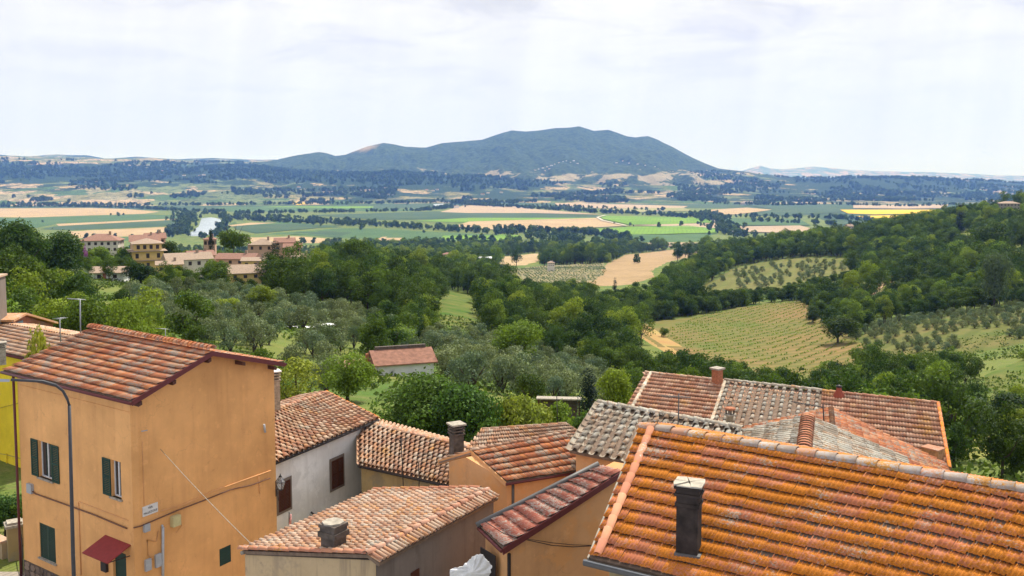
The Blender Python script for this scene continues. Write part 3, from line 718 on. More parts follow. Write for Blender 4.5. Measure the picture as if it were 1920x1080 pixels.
# ---------------------------------------------------------------- walls
class Wall:
    def __init__(s, O, D, N):
        s.O = Vector(O); s.D = Vector((D[0], D[1], 0)).normalized(); s.N = Vector((N[0], N[1], 0)).normalized()
    def hit(s, px, py):
        a, b = ratio(px, py); d = Vector((a, 1, b)); t = s.O.dot(s.N)/d.dot(s.N); p = d*t; return (p-s.O).dot(s.D), p.z
    def p(s, a, z, n=0.): v = s.O+s.D*a+s.N*n; return Vector((v.x, v.y, z))
    def box(s, b, a0, a1, z0, z1, n0, n1, m=0):
        return b.box(s.p(a0, z0, n0), s.D*(a1-a0), s.N*(n1-n0), Vector((0, 0, z1-z0)), m)
    def rect(s, *pix):                # pixel outline -> (a0, a1, z0, z1)
        h = [s.hit(*q) for q in pix]; return min(q[0] for q in h), max(q[0] for q in h), min(q[1] for q in h), max(q[1] for q in h)
    def slab(s, b, a0, a1, z0, z1, holes=(), th=.3, m=0):
        xs = sorted({a0, a1, *[min(max(q, a0), a1) for h in holes for q in h[:2]]}); zs = sorted({z0, z1, *[min(max(q, z0), z1) for h in holes for q in h[2:4]]})
        for i in range(len(xs)-1):
            run = None
            for j in range(len(zs)-1):
                cx, cz = (xs[i]+xs[i+1])/2, (zs[j]+zs[j+1])/2
                if any(h[0] < cx < h[1] and h[2] < cz < h[3] for h in holes):
                    if run is not None: s.box(b, xs[i], xs[i+1], run, zs[j], -th, 0, m); run = None
                elif run is None: run = zs[j]
            if run is not None: s.box(b, xs[i], xs[i+1], run, zs[-1], -th, 0, m)
    def path(s, b, pts, r, n=.03, k=6):
        b.tube([s.p(*s.hit(*q), n) for q in pts], r, k)
def shutter(parent, wall, a0, a1, z0, z1, n0, n1, mat, hinge=None, name='shutter'):
    b = MB(); f = .055
    wall.box(b, a0, a0+f, z0, z1, n0, n1); wall.box(b, a1-f, a1, z0, z1, n0, n1)
    for z in (z0, (z0+z1)/2-f/2, z1-f): wall.box(b, a0+f, a1-f, z, z+f, n0, n1-.002)
    k = int((z1-z0)/.075)
    for i in range(k):
        z = z0+f+(z1-z0-2*f)*(i+.15)/k
        wall.box(b, a0+f, a1-f, z, z+.045, n0+.006, n1-.008)
    return b.build(name, mat, parent)
def window(house, wall, a0, a1, z0, z1, depth=.12, open_sh=True, shm=None, closed=False, sill=True, frame=True, mull=True, swl=None, right=True):
    """opening with frame, panes and shutters; a0..a1 along the wall"""
    b = MB(); f = .06
    if closed:
        b2 = MB(); wall.box(b2, a0, a1, z0, z1, -.20, -.14); w = b2.build('window', M_GLS, house)
        m = (a0+a1)/2; shutter(w, wall, a0, m-.005, z0, z1, -.07, -.025, shm); shutter(w, wall, m+.005, a1, z0, z1, -.07, -.025, shm)
    else:
        for q in ((a0, a0+f, z0, z1), (a1-f, a1, z0, z1), (a0+f, a1-f, z0, z0+f), (a0+f, a1-f, z1-f, z1)): wall.box(b, *q, -depth-.05, -depth)
        if mull: wall.box(b, (a0+a1)/2-.035, (a0+a1)/2+.035, z0+f, z1-f, -depth-.05, -depth+.006)
        w = b.build('window', M_WHT, house)
        p = MB(); wall.box(p, a0+f, a1-f, z0+f, z1-f, -depth-.04, -depth-.03); p.build('pane', M_GLS, w)
        if shm is not None:
            sw = swl or (a1-a0)/2
            if right: shutter(w, wall, a0-sw-.02, a0-.02, z0, z1, .012, .052, shm)
            shutter(w, wall, a1+.02, a1+sw+.02, z0, z1, .012, .052, shm)
    if sill:
        b = MB(); wall.box(b, a0-.08, a1+.08, z0-.06, z0, -.1, .08); b.build('sill', M_CON2, w)
    return w
def body(parent, pts, ztops, zb, mat, name='wall'):
    """plain walls: prism over a ring of corner points, with its own top heights"""
    b = MB(); n = len(pts); v = [Vector((p[0], p[1], zb)) for p in pts]+[Vector((p[0], p[1], z)) for p, z in zip(pts, ztops)]
    b.add(v, [tuple(range(n))[::-1], tuple(range(n, 2*n))]+[(i, (i+1) % n, n+(i+1) % n, n+i) for i in range(n)])
    return b.build(name, mat, parent)
def under(Q, pts, ztops=None): return [Vector(p) for p in pts]
def bodyq(parent, Q, zb, mat, ie=.25, iu0=.15, iu1=.15, ir=.0, back=None, name='wall'):
    """walls under a single slope (and, with back, under the opposite slope too)"""
    Lu = (Q.E1-Q.E0).length; Lv = (Q.R0-Q.E0).length
    a, b_ = iu0/Lu, 1-iu1/Lu; v0 = ie/Lv
    p = [Q.P(a, v0, -.12), Q.P(b_, v0, -.12), Q.P(b_, 1-ir/Lv, -.12), Q.P(a, 1-ir/Lv, -.12)]
    if back is None: return body(parent, p, [q.z for q in p], zb, mat, name)
    v1 = ie/((back.R0-back.E0).length)
    q = [back.P(b_, v1, -.12), back.P(a, v1, -.12)]
    bb = MB(); P = p+q                # 0,1 front eave; 2,3 ridge (right, left); 4 back right, 5 back left
    lo = [Vector((x.x, x.y, zb)) for x in (p[0], p[1], q[0], q[1])]
    v = lo+[p[0], p[1], q[0], q[1], p[2], p[3]]   # 4,5 front; 6,7 back; 8 ridge right; 9 ridge left
    bb.add(v, [(3, 2, 1, 0), (0, 1, 5, 4), (1, 2, 6, 8, 5), (2, 3, 7, 6), (3, 0, 4, 9, 7), (4, 5, 8, 9), (9, 8, 6, 7)])
    return bb.build(name, mat, parent)
def gutter(house, A, B, mat, r=.06, drop=.03, name='gutter'):
    b = MB(); A, B = Vector(A)-Vector((0, 0, drop)), Vector(B)-Vector((0, 0, drop)); b.tube([A, B], r, 8); return b.build(name, mat, house)
def chimney_simple(name, label, base, w, d, h, mat, rz=0, capm=None, caph=.25, over=.08, slots=True, group=None):
    t_ = empty(name, base, label, 'chimney', group); c = Vector(base)
    b = MB(); b.cbox(c+Vector((0, 0, h/2-.3)), w, d, h+.6, rz); b.build('shaft', mat, t_)
    z = h
    if slots:
        b = MB()
        for i in range(3): b.cbox(c+Vector((0, 0, z+.05+i*caph/3)), w+over*(1+.0*i), d+over, caph/3*.45, rz)
        for sx in (-1, 1):
            for sy in (-1, 1):
                ax = Vector((cos(rz), sin(rz), 0)); ay = Vector((-sin(rz), cos(rz), 0)); b.cbox(c+ax*sx*(w/2-.05)+ay*sy*(d/2-.05)+Vector((0, 0, z+caph/2)), .07, .07, caph+.02, rz)
        b.build('smoke_slots', mat, t_); z += caph
    b = MB(); b.cbox(c+Vector((0, 0, z+.05)), w+over*2.0, d+over*2.0, .06, rz); b.build('cap', capm or mat, t_)
    return t_

# ================================================================ 1. tall orange house on the left
ZE = -8.1
q1 = pitch_quad((247, 753), (5, 695), (398, 660), (168, 617), ZE, 17)
A1 = (q1.E1-q1.E0).normalized(); B1 = Vector((.503, .864, 0)).normalized()
backE0 = atz(533, 681, ZE); q1b = Quad(backE0, backE0+(q1.E1-q1.E0), q1.R0, q1.R1)
GZ = -17.45
H1 = empty('house', (q1.E0.x, q1.E0.y, GZ), 'tall ochre orange house with green shutters, a maroon gutter and a street name plaque', 'house')
r1 = roof(H1, q1, 'ribbed', M_RED, w=.235, l=.40, seed=2)
r1b = roof(H1, q1b, 'ribbed', M_RED, w=.235, l=.40, parts=False, seed=3)
caps(r1, q1.R0-A1*.05, q1.R1, M_RED, r=.17, l=.26, h=.11, flat=1.0)
C1 = Vector((q1.E0.x, q1.E0.y, 0))+A1*.55+B1*.28
LA = (q1.E1-q1.E0).length-1.2; LB = (backE0-q1.E0).length-.56
wf = Wall(C1, A1, -Vector((A1.y, -A1.x, 0)) if (-Vector((A1.y, -A1.x, 0))).dot(B1) < 0 else Vector((A1.y, -A1.x, 0)))
wg = Wall(C1, B1, -A1)
nB = Vector((B1.y, -B1.x, 0)); wg.N = nB if nB.dot(A1) < 0 else -nB
ztop = ZE-.06+.28*math.tan(radians(16))
w_a = wf.rect((74, 826), (97, 836), (74, 893), (97, 902)); w_b = wf.rect((210, 862), (226, 867), (210, 928), (226, 936)); w_c = wf.rect((76, 980), (103, 992), (76, 1042), (103, 1056)); w_d = wf.rect((211, 1029), (236, 1037), (236, 1085))
w_d = (w_d[0], w_d[1], w_d[3]-2.25, w_d[3]-.05)
b = MB(); wf.slab(b, 0, LA, GZ-1, ztop, [w_a, w_b, w_c, w_d], .3)
hat = wg.rect((412, 1030), (433, 1022), (412, 1062), (433, 1053))
wg.slab(b, 0.301, LB, GZ-1, ztop, [hat], .3)
Cb = C1+B1*LB; wr = Wall(Cb, A1, -wf.N); wr.slab(b, .301, LA, GZ-1, ztop, [], .3)
wl = Wall(C1+A1*LA, B1, -wg.N); wl.slab(b, 0.0, LB, GZ-1, ztop, [], .3)
# gable triangles up to the underside of the roof
for wl_, n0 in ((wg, -.3), (wl, -.3)):
    s_r = (q1.R0-C1).dot(B1); zr_ = q1.R0.z-.11
    b.poly([wl_.p(0.0 if wl_ is wl else .0, ztop, n0), wl_.p(LB, ztop, n0), wl_.p(s_r, zr_, n0)], wl_.N*.3)
wall1 = b.build('wall', M_PL1, H1)
b = MB(); wf.box(b, .4, LA-.4, GZ, GZ+8.2, -.9, -.8); wg.box(b, .6, LB-.4, GZ, GZ+8.2, -.9, -.8); b.build('inner_wall', M_CON, H1)
window(H1, wf, *w_a, shm=M_GRN, swl=.52); 
wb = MB()
window(H1, wf, *w_b, shm=M_GRN, swl=.52, right=False); window(H1, wf, *w_c, closed=True, shm=M_GRN)
b = MB(); wf.box(b, w_d[0], w_d[1], w_d[2], w_d[3], -.16, -.10); dr = b.build('door', M_GRN, H1)
b = MB(); wf.box(b, w_d[0]+.08, w_d[0]+.12, w_d[2]+1.0, w_d[2]+1.15, -.10, -.05); b.build('handle', M_STL, dr)
b = MB(); wg.box(b, hat[0], hat[1], hat[2], hat[3], -.06, -.02); hd = b.build('hatch', M_GRN, H1)
b = MB()
for i in range(6):
    zz_ = hat[2]+(hat[3]-hat[2])*(i+.3)/6; wg.box(b, hat[0]+.05, hat[1]-.05, zz_, zz_+.06, -.02, -.008)
b.build('slat', M_GRN, hd)
# stone plinth of the front wall: single stones
zpl = -16.25; rs = random.Random(4); a = .12; stn = None
t = MT('plinth stone', .95, .1); t.col(t.mix(t.rand(), (.10, .075, .06), (.27, .20, .15))).bump(t.noise(20, 4), .5, .02); M_ST = t.m
b = MB(); wf.box(b, w_d[1]+.1, LA, GZ-1, zpl, 0, .035); pl = b.build('plinth', M_CON, H1)
x = w_d[1]+.15
while x < LA-.3:
    wd_ = rs.uniform(.25, .5); z = GZ-.2
    while z < zpl-.1:
        hh = rs.uniform(.16, .30); b = MB()
        cx, cz = x+wd_/2+rs.uniform(-.04, .04), min(z+hh/2, zpl-.1); k = 7; pts = []
        for i in range(k):
            an = 2*pi*i/k+rs.uniform(-.2, .2); pts.append(wf.p(cx+cos(an)*wd_*.46, cz+sin(an)*hh*.46, .036))
        b.poly(pts, wf.N*rs.uniform(.02, .05)); b.build('stone', M_ST, pl); z += hh
    x += wd_
# verge boards, gutters, rafter ends
b = MB()
for e0, e1 in ((q1.E0, q1.R0), (q1b.E0, q1b.R0)):
    d = (e1-e0); b.box(e0-A1*.045-Vector((0, 0, .16)), A1*.04, d, Vector((0, 0, .20)))
b.build('verge_board', M_MAR, H1)
gutter(H1, q1.E0-A1*.04-B1*.06, q1.E1-B1*.06, M_MAR, .065, .06)
gutter(H1, q1b.E0-A1*.04+B1*.05, q1b.E1+B1*.05, M_MAR, .065, .06)
for k_, (px_) in enumerate((.06, .47, .93)):
    pt = q1.P(0, px_, -.20)
    b = MB(); b.box(pt-A1*.0, A1*.9, (q1.R0-q1.E0).normalized()*.16, Vector((0, 0, -.14))); b.build('rafter', M_WOODD, H1)
for px_ in (.10, .55):
    pt = q1b.P(0, px_, -.20)
    b = MB(); b.box(pt, A1*.9, (q1b.R0-q1b.E0).normalized()*.18, Vector((0, 0, -.16))); b.build('rafter', M_WOODD, H1)
b = MB(); dp = wf.p(LA+.12, 0, .10); b.tube([Vector((dp.x, dp.y, ZE-.1)), Vector((dp.x, dp.y, GZ))], .055, 8); b.build('downpipe', M_MAR, H1)
# faint grooves (moulded bands) in the plaster of both walls
b = MB(); z_ = wf.hit(200, 785)[1]
wf.box(b, .05, LA-.2, ztop-.62, ztop-.56, 0, .022); b.build('moulding', M_PL1, H1)
# cables along the walls
b = MB(); wf.path(b, [(60, 918), (68, 925), (130, 947), (180, 965), (225, 984), (240, 990)], .028, .05)
wg.path(b, [(249, 989), (262, 986), (290, 974), (330, 957), (380, 938), (430, 918), (470, 909), (505, 896)], .026, .05); b.build('cable', M_CAB, H1)
b = MB(); wg.path(b, [(300, 958), (345, 945), (395, 922), (450, 902), (506, 882)], .018, .04)
wg.path(b, [(266, 828), (268, 890), (270, 948)], .010, .02); wf.path(b, [(148, 942), (150, 1000), (153, 1078)], .02, .03)
wf.path(b, [(148, 940), (195, 958), (242, 976)], .012, .02); wg.path(b, [(484, 892), (486, 925)], .02, .03)
wg.path(b, [(296, 995), (292, 1015), (275, 1012), (277, 1040), (288, 1048)], .016, .03); wg.path(b, [(335, 960), (340, 985), (330, 998)], .014, .03); b.build('conduit', M_PL1B, H1)
b = MB(); wg.path(b, [(303, 988), (303, 1030), (303, 1079)], .055, .08); b.tube([wg.p(*wg.hit(303, 988), .08), wg.p(*wg.hit(303, 984), .02)], .04, 8); b.build('grey_pipe', M_PVC, H1)
for nm, m_, r_, n_ in (('meter_box', M_BOX, ((268, 984), (278, 980), (268, 996), (278, 994)), .12), ('meter_box', M_BOX, ((271, 1050), (281, 1046), (271, 1070), (281, 1067)), .10),
                       ('meter_box', M_BOX, ((290, 1041), (300, 1036), (290, 1062), (300, 1060)), .10), ('junction_box', M_BEI, ((319, 970), (333, 963), (319, 987), (333, 982)), .2)):
    b = MB(); wg.box(b, *wg.rect(*r_), .0, n_); b.build(nm, m_, H1)
b = MB(); wf.box(b, *wf.rect((55, 906), (63, 908), (55, 922), (63, 923)), 0, .12); b.build('meter_box', M_BOX, H1)
b = MB(); wf.box(b, *wf.rect((194, 1052), (203, 1055), (194, 1068), (203, 1070)), 0, .12); b.build('letter_box', M_IRON, H1)
b = MB(); wg.path(b, [(262, 808), (273, 806)], .02, .1); b.build('wall_hook', M_PVC, H1)
b = MB(); wg.path(b, [(492, 795), (494, 810)], .05, .1); b.build('wall_lamp', M_PVC, H1)
# street name plaque
pr_ = wg.rect((267, 950), (295, 944), (267, 967), (295, 960)); pr_ = (pr_[0], pr_[0]+(pr_[1]-pr_[0]), pr_[2]+.02, pr_[3]-.02)
b = MB(); wg.box(b, *pr_, 0, .03); plq = b.build('street_sign', M_WHT, H1)
def text_on(parent, wall, s, a, z, size, mat, n=.034, name='lettering', align='CENTER'):
    cu = bpy.data.curves.new(name, 'FONT'); cu.body = s; cu.size = size; cu.align_x = align; cu.align_y = 'CENTER'; cu.extrude = .002
    o = link(name, cu, parent); cu.materials.append(mat)
    x = wall.D; z_ax = wall.N; up = Vector((0, 0, 1))
    if x.cross(up).dot(z_ax) < 0: x = -x
    o.rotation_euler = Matrix((x, up, z_ax)).transposed().to_euler(); o.location = wall.p(a, z, n)-world_loc(parent)
    me = bpy.data.meshes.new_from_object(o.evaluated_get(bpy.context.evaluated_depsgraph_get())); q = link(name, me, parent); q.location = o.location; q.rotation_euler = o.rotation_euler
    bpy.data.objects.remove(o); return q
mid = (pr_[0]+pr_[1])/2; hh = pr_[3]-pr_[2]
text_on(plq, wg, 'VIA', mid, pr_[2]+hh*.72, hh*.36, M_IRON); text_on(plq, wg, 'PALLEZONE', mid, pr_[2]+hh*.27, hh*.30, M_IRON)
# maroon awning over the door
b = MB(); aw = wf.rect((168, 1007), (243, 1012), (206, 991)); ac0, ac1 = w_d[0]-.35, w_d[1]+.45; az = w_d[3]+.42
b.hexa([wf.p(ac0, az-.38, .95), wf.p(ac1, az-.38, .95), wf.p(ac1, az, .01), wf.p(ac0, az, .01), wf.p(ac0, az-.34, .97), wf.p(ac1, az-.34, .97), wf.p(ac1, az+.04, .01), wf.p(ac0, az+.04, .01)])
aw = b.build('awning', M_AWN, H1)
b = MB(); b.tube([wf.p(ac0+.1, az-.42, .0), wf.p(ac0+.1, az-.38, .85)], .02, 6); b.tube([wf.p(ac1-.1, az-.42, .0), wf.p(ac1-.1, az-.38, .85)], .02, 6); b.build('bracket', M_IRON, aw)

# ================================================================ 2. white plastered house
q2 = pitch_quad((440, 897), (710, 785), (470, 785), (612, 736), -12.75, 15)
A2 = (q2.E1-q2.E0).normalized(); N2 = Vector((A2.y, -A2.x, 0))
H2 = empty('house', (q2.E1.x, q2.E1.y, -20), 'weathered white house with brown shutters and a rust stained barrel tile roof', 'house')
r2 = roof(H2, q2, 'coppi', M_COP, w=.30, l=.40, seed=8)
e2 = (q2.R1-q2.E1); e2.z = 0
q2b = Quad(q2.R0+e2*.5+Vector((0, 0, -.45)), q2.R1+e2*.5+Vector((0, 0, -.45)), q2.R0, q2.R1)
roof(H2, q2b, 'coppi', M_COP, w=.30, l=.40, parts=False, seed=9)
bodyq(H2, q2, -20.5, M_PLW, ie=.35, iu0=0, iu1=.3, back=q2b)
caps(r2, q2.R0, q2.R1, M_CAP, r=.13, l=.42); caps(r2, q2.R1+Vector((0, 0, .02)), q2.E1, M_ORT, r=.10, l=.4)
gutter(H2, q2.E0, q2.E1, M_IRON, .07, .09)
w2 = Wall(q2.P(0, .35/(q2.R0-q2.E0).length), A2, N2 if N2.y < 0 else -N2)
for rct in (((622, 865), (642, 857), (622, 917), (642, 907)), ((522, 908), (543, 899), (524, 960), (543, 950))):
    r_ = w2.rect(*rct)
    b = MB(); w2.box(b, r_[0]-.14, r_[1]+.14, r_[2]-.14, r_[3]+.14, .0, .012); fr = b.build('window', M_PLG, H2)
    m_ = (r_[0]+r_[1])/2; shutter(fr, w2, r_[0], m_-.006, r_[2], r_[3], .014, .055, M_BRN); shutter(fr, w2, m_+.006, r_[1], r_[2], r_[3], .014, .055, M_BRN)
b = MB(); pz = w2.p(*w2.hit(683, 800), .07); b.tube([pz, w2.p(*w2.hit(686, 922), .07)], .05, 8); b.tube([w2.p(*w2.hit(684, 908), .08), w2.p(*w2.hit(668, 935), .08)], .04, 6); b.build('downpipe', M_IRON, H2)
b = MB(); w2.path(b, [(580, 960), (592, 969)], .05, .12); b.build('wall_vent', M_IRON, H2)
chimney_simple('chimney', 'pale chimney with a black slotted top rising beside the tall orange house', atz(514, 752, -11.3)+Vector((0, 0, 0)), .50, .50, 1.05, M_CON2, .5, M_WHITE, .45)

# ================================================================ 3. barrel tiled roof beyond the white house
q3 = pitch_quad((672, 872), (880, 918), (672, 790), (905, 846), -13.9, 17)
H3 = empty('house', (q3.E0.x, q3.E0.y, -20), 'low stone house with an orange pink barrel tile roof beside the white house', 'house')
r3 = roof(H3, q3, 'coppi', M_PAL, w=.30, l=.40, seed=14)
q3b = Quad(q3.R0+(q3.R0-q3.E0)*Vector((1, 1, -1)) if False else q3.R0+Vector(((q3.R0-q3.E0).x, (q3.R0-q3.E0).y, -(q3.R0-q3.E0).z)), q3.R1+Vector(((q3.R1-q3.E1).x, (q3.R1-q3.E1).y, -(q3.R1-q3.E1).z)), q3.R0, q3.R1)
roof(H3, q3b, 'coppi', M_PAL, w=.30, l=.40, parts=False, seed=15)
bodyq(H3, q3, -20.5, M_STONE, back=q3b); caps(r3, q3.R0, q3.R1, M_CAP, r=.12, l=.42)
gutter(H3, q3.E0, q3.E1, M_IRON, .06, .07)

# ================================================================ 4. central roof with the broad pale tiles
zr4 = -10.4
RN, RF = atz(690, 1040, zr4), atz(915, 920, zr4); d4 = RF-RN; p4 = Vector((-d4.y, d4.x, 0)).normalized()
EN = atz(455, 1033, zr4-.82); EFv = EN+d4
q4 = Quad(EFv, EN, RF, RN)
H4 = empty('house', (RN.x, RN.y, -16.5), 'grey rendered house under a broad shallow roof of pale speckled tiles', 'house')
r4 = roof(H4, q4, 'coppi', M_PAL, w=.21, l=.30, parts=True, seed=20)
e4 = -p4*.42; q4r = Quad(RN+e4+Vector((0, 0, -.16)), RF+e4+Vector((0, 0, -.16)), RN, RF)
roof(H4, q4r, 'coppi', M_PAL, w=.17, l=.40, parts=True, seed=21)
caps(r4, RN-d4.normalized()*.1, RF, M_CAP, r=.115, l=.40, h=.05)
caps(r4, EN+p4*.1, RN+Vector((0, 0, 0)), M_CLAY, r=.10, l=.42, h=.05)
caps(r4, EFv+Vector((0, 0, .04)), RF+p4*.3, M_CLAY, r=.10, l=.42, h=.04)
pts = [EN+d4.normalized()*.12+Vector((0, 0, -.12)), RN+d4.normalized()*.12-p4*.22+Vector((0, 0, -.12)), RF-p4*.22+Vector((0, 0, -.12)), EFv+Vector((0, 0, -.12))]
body(H4, pts, [p.z-.02 for p in pts], -17, M_PLG)
b = MB(); o_ = d4.normalized()
b.poly([pts[0]-o_*.02+Vector((0, 0, -.03)), pts[1]-o_*.02+p4*.02+Vector((0, 0, -.03)), Vector((pts[1].x, pts[1].y, -17))-o_*.02+p4*.02, Vector((pts[0].x, pts[0].y, -17))-o_*.02], -o_*.015)
b.build('front_wall', M_PLT, H4)
b = MB(); b.tube([EN-o_*.05+Vector((0, 0, -.05)), EN+d4*.9-Vector((0, 0, .05))], .06, 8); b.build('gutter', M_CON2, H4)
wR4 = Wall(pts[1], d4, -p4); rr_ = wR4.rect((770, 1074), (785, 1070), (785, 1079)); b = MB(); wR4.box(b, rr_[0], rr_[1], rr_[2]-.9, rr_[3], .0, .03); b.build('window', M_BRN, H4)
# squat stepped chimney on the front verge
cb4 = EN.lerp(RN, .665)+d4.normalized()*.42
ch = empty('chimney', (cb4.x, cb4.y, cb4.z-.4), 'squat stepped cement chimney on the front edge of the broad shallow roof', 'chimney')
rz4 = math.atan2(p4.y, p4.x)
b = MB(); b.cbox(cb4+Vector((0, 0, .10)), .52, .50, .80, rz4); b.build('shaft', M_CON, ch)
b = MB(); b.cbox(cb4+Vector((0, 0, .46)), .66, .62, .16, rz4); b.cbox(cb4+Vector((0, 0, .60)), .56, .54, .13, rz4); b.cbox(cb4+Vector((0, 0, .70)), .62, .58, .10, rz4); b.build('stepped_collar', M_CON, ch)
b = MB(); k_ = 8
b.poly([cb4+Vector((cos(2*pi*i/k_)*R.uniform(.29, .36), sin(2*pi*i/k_)*R.uniform(.26, .33), .752)) for i in range(k_)], Vector((0, 0, .05))); b.build('lid', M_CON2, ch)
# ================================================================ 5. peach house with the ribbed roof (centre)
q5 = pitch_quad((949, 905), (1092, 882), (884, 846), (1062, 812), -10.55, 17)
H5 = empty('house', (q5.E0.x, q5.E0.y, -17), 'peach walled house in the middle with a small gable and five rows of ribbed tiles', 'house')
r5 = roof(H5, q5, 'ribbed', M_RED, w=.21, l=.42, seed=31)
lb = atz(822, 864, -10.3); q5b = Quad(lb, lb+(q5.E1-q5.E0), q5.R0, q5.R1)
roof(H5, q5b, 'ribbed', M_PAL, w=.21, l=.42, parts=False, seed=32)
caps(r5, q5.R0, q5.R1, M_PAL, r=.085, l=.34, h=.04)
A5 = (q5.E1-q5.E0).normalized(); g5 = (lb-q5.E0); g5.z = 0; lg5 = g5.length; g5.normalize()
W5 = Wall(q5.E0+A5*.22+g5*.22, g5, -A5)
L5 = (q5.E1-q5.E0).length-.3
b = MB(); zt = q5.E0.z-.02; pk = (q5.R0-W5.O).dot(g5)
c0, c1 = W5.p(0, 0), W5.p(lg5-.45, 0)
fr_ = [Vector((c0.x, c0.y, zt)), Vector((c0.x, c0.y, -17)), Vector((c1.x, c1.y, -17)), Vector((c1.x, c1.y, lb.z-.02)), W5.p(pk, q5.R0.z-.13)]
b.poly(fr_, A5*L5); b.build('wall', M_PL1B, H5)
b = MB()
for e0, e1 in ((q5.E0, q5.R0), (q5b.E0, q5b.R0)): b.box(e0-A5*.03-Vector((0, 0, .14)), A5*.035, e1-e0, Vector((0, 0, .17)))
b.build('verge_board', M_PL1B, H5)
gutter(H5, q5.E0-A5*.02, q5.E1, M_MAR, .05, .06)
b = MB(); d_ = q5.E0+A5*.45+g5*.20; b.tube([Vector((d_.x, d_.y, q5.E0.z-.1)), Vector((d_.x, d_.y, -11.9))], .05, 8); b.build('downpipe', M_GUT, H5)
chimney_simple('chimney', 'dark sooty chimney with stacked slots behind the small peach gable', atz(856, 850, -10.35), .42, .42, .72, M_CON, .5, M_CON2, .36)

# ================================================================ 6. tan roof behind it
q6 = pitch_quad((868, 852), (1110, 826), (905, 806), (1062, 795), -11.6, 12)
H6 = empty('house', (q6.E0.x, q6.E0.y, -18), 'low building under a faded pink tile roof behind the small peach gable', 'house')
r6 = roof(H6, q6, 'fine', M_PAL, w=.24, l=.34, seed=41, parts=True, limit=200); bodyq(H6, q6, -19, M_STONE, ir=.2); caps(r6, q6.R0, q6.R1, M_PAL, r=.09, l=.4)

# ================================================================ 7. long ribbed lean-to roof
_a, _b = atz(943, 1029, -10.4), atz(899, 986, -10.4); _u = atz(1166, 884, -9.0); _w = atz(1122, 873, -9.0)
q7 = Quad(_a, _b, _u, _w)
H7 = empty('house', (q7.E0.x, q7.E0.y, -17), 'peach walled lean-to under a long narrow roof of red ribbed tiles', 'house')
M_RIB = tiles('red ribbed tile', [(.42, .13, .085), (.48, .17, .11), (.38, .12, .08)], 0, grey=.42, gc=(.46, .40, .33), soot=.15, pale=.22)
r7 = roof(H7, q7, 'ribbed', M_RIB, w=.30, l=.40, seed=51)
S7 = q7.R0-q7.E0; A7 = Vector((S7.x, S7.y, 0)).normalized(); P7 = Vector((-A7.y, A7.x, 0)); P7 = P7 if P7.dot(q7.E1-q7.E0) > 0 else -P7
bodyq(H7, q7, -17.5, M_PL1B, ie=.18, iu0=.16, iu1=.0, ir=-.6)
b = MB(); b.box(q7.E0-P7*.03-Vector((0, 0, .17)), S7, P7*.05, Vector((0, 0, .19))); b.build('fascia', M_MAR, H7)
b = MB(); b.tube([q7.E0-A7*.05-Vector((0, 0, .06)), q7.E1-A7*.05-Vector((0, 0, .06))], .05, 8); b.build('gutter', M_MAR, H7)
b = MB(); b.tube([q7.E1+Vector((0, 0, .05))-A7*.1, q7.E1.lerp(q7.R1, .33)+Vector((0, 0, .06)), q7.E1.lerp(q7.R1, .66)+Vector((0, 0, .06)), q7.R1+Vector((0, 0, .06))], .085, 8); b.build('flashing_pipe', M_GUT, H7)
w7 = Wall(q7.P(0, .18/S7.length), P7, -A7)
r_ = w7.rect((910, 1030), (930, 1050), (912, 1110)); b = MB(); w7.box(b, r_[0], r_[0]+.8, r_[3]-2.2, r_[3], .005, .03); b.build('door', M_IRON, H7)
wf7 = Wall(q7.P(.16/(q7.E1-q7.E0).length, 0)+Vector((0, 0, -.1)), A7, -P7)
b = MB(); wf7.box(b, .22, .30, -17, q7.E0.z-.25, .0, .07); b.build('downpipe', M_IRON, H7)
r_ = wf7.rect((1122, 940), (1136, 928), (1122, 985), (1136, 972)); b = MB(); wf7.box(b, *r_, .005, .025); sh7 = b.build('window', M_IRON, H7)
shutter(sh7, wf7, r_[0]-.02, r_[0]+.22, r_[2], r_[3], .03, .07, M_BRN)
b = MB(); wf7.path(b, [(905, 975), (940, 998), (985, 1010), (1030, 1020), (1070, 1023), (1105, 1021)], .012, .12); b.build('cable', M_IRON, H7)
b = MB(); wf7.path(b, [(985, 1008), (1030, 1015), (1070, 1019), (1105, 1020)], .009, .13); b.build('cable', M_IRON, H7)

# ================================================================ 8. grey barrel tile roof
q8 = pitch_quad((1068, 845), (1400, 912), (1122, 757), (1392, 806), -9.55, 18)
H8 = empty('house', (q8.E0.x, q8.E0.y, -17.5), 'peach house under thick grey lichened barrel tiles left of the orange lichen roof', 'house')
M_CHAN = tiles('flat grey brown pan tile', [(.34, .26, .19), (.40, .32, .24), (.30, .24, .18)], .0, grey=.4, gc=(.40, .38, .31), soot=.4)
r8 = roof(H8, q8, 'coppi', M_GRY, w=.40, l=.40, seed=61, mat2=M_CHAN)
q8b = Quad(q8.R0+Vector(((q8.R0-q8.E0).x, (q8.R0-q8.E0).y, -(q8.R0-q8.E0).z)), q8.R1+Vector(((q8.R1-q8.E1).x, (q8.R1-q8.E1).y, -(q8.R1-q8.E1).z)), q8.R0, q8.R1)
roof(H8, q8b, 'coppi', M_GRY, w=.4, l=.4, parts=False, seed=62, mat2=M_CHAN)
bodyq(H8, q8, -18, M_PL1B, back=q8b); caps(r8, q8.R0, q8.R1, M_GRY, r=.13, l=.45, h=.06)

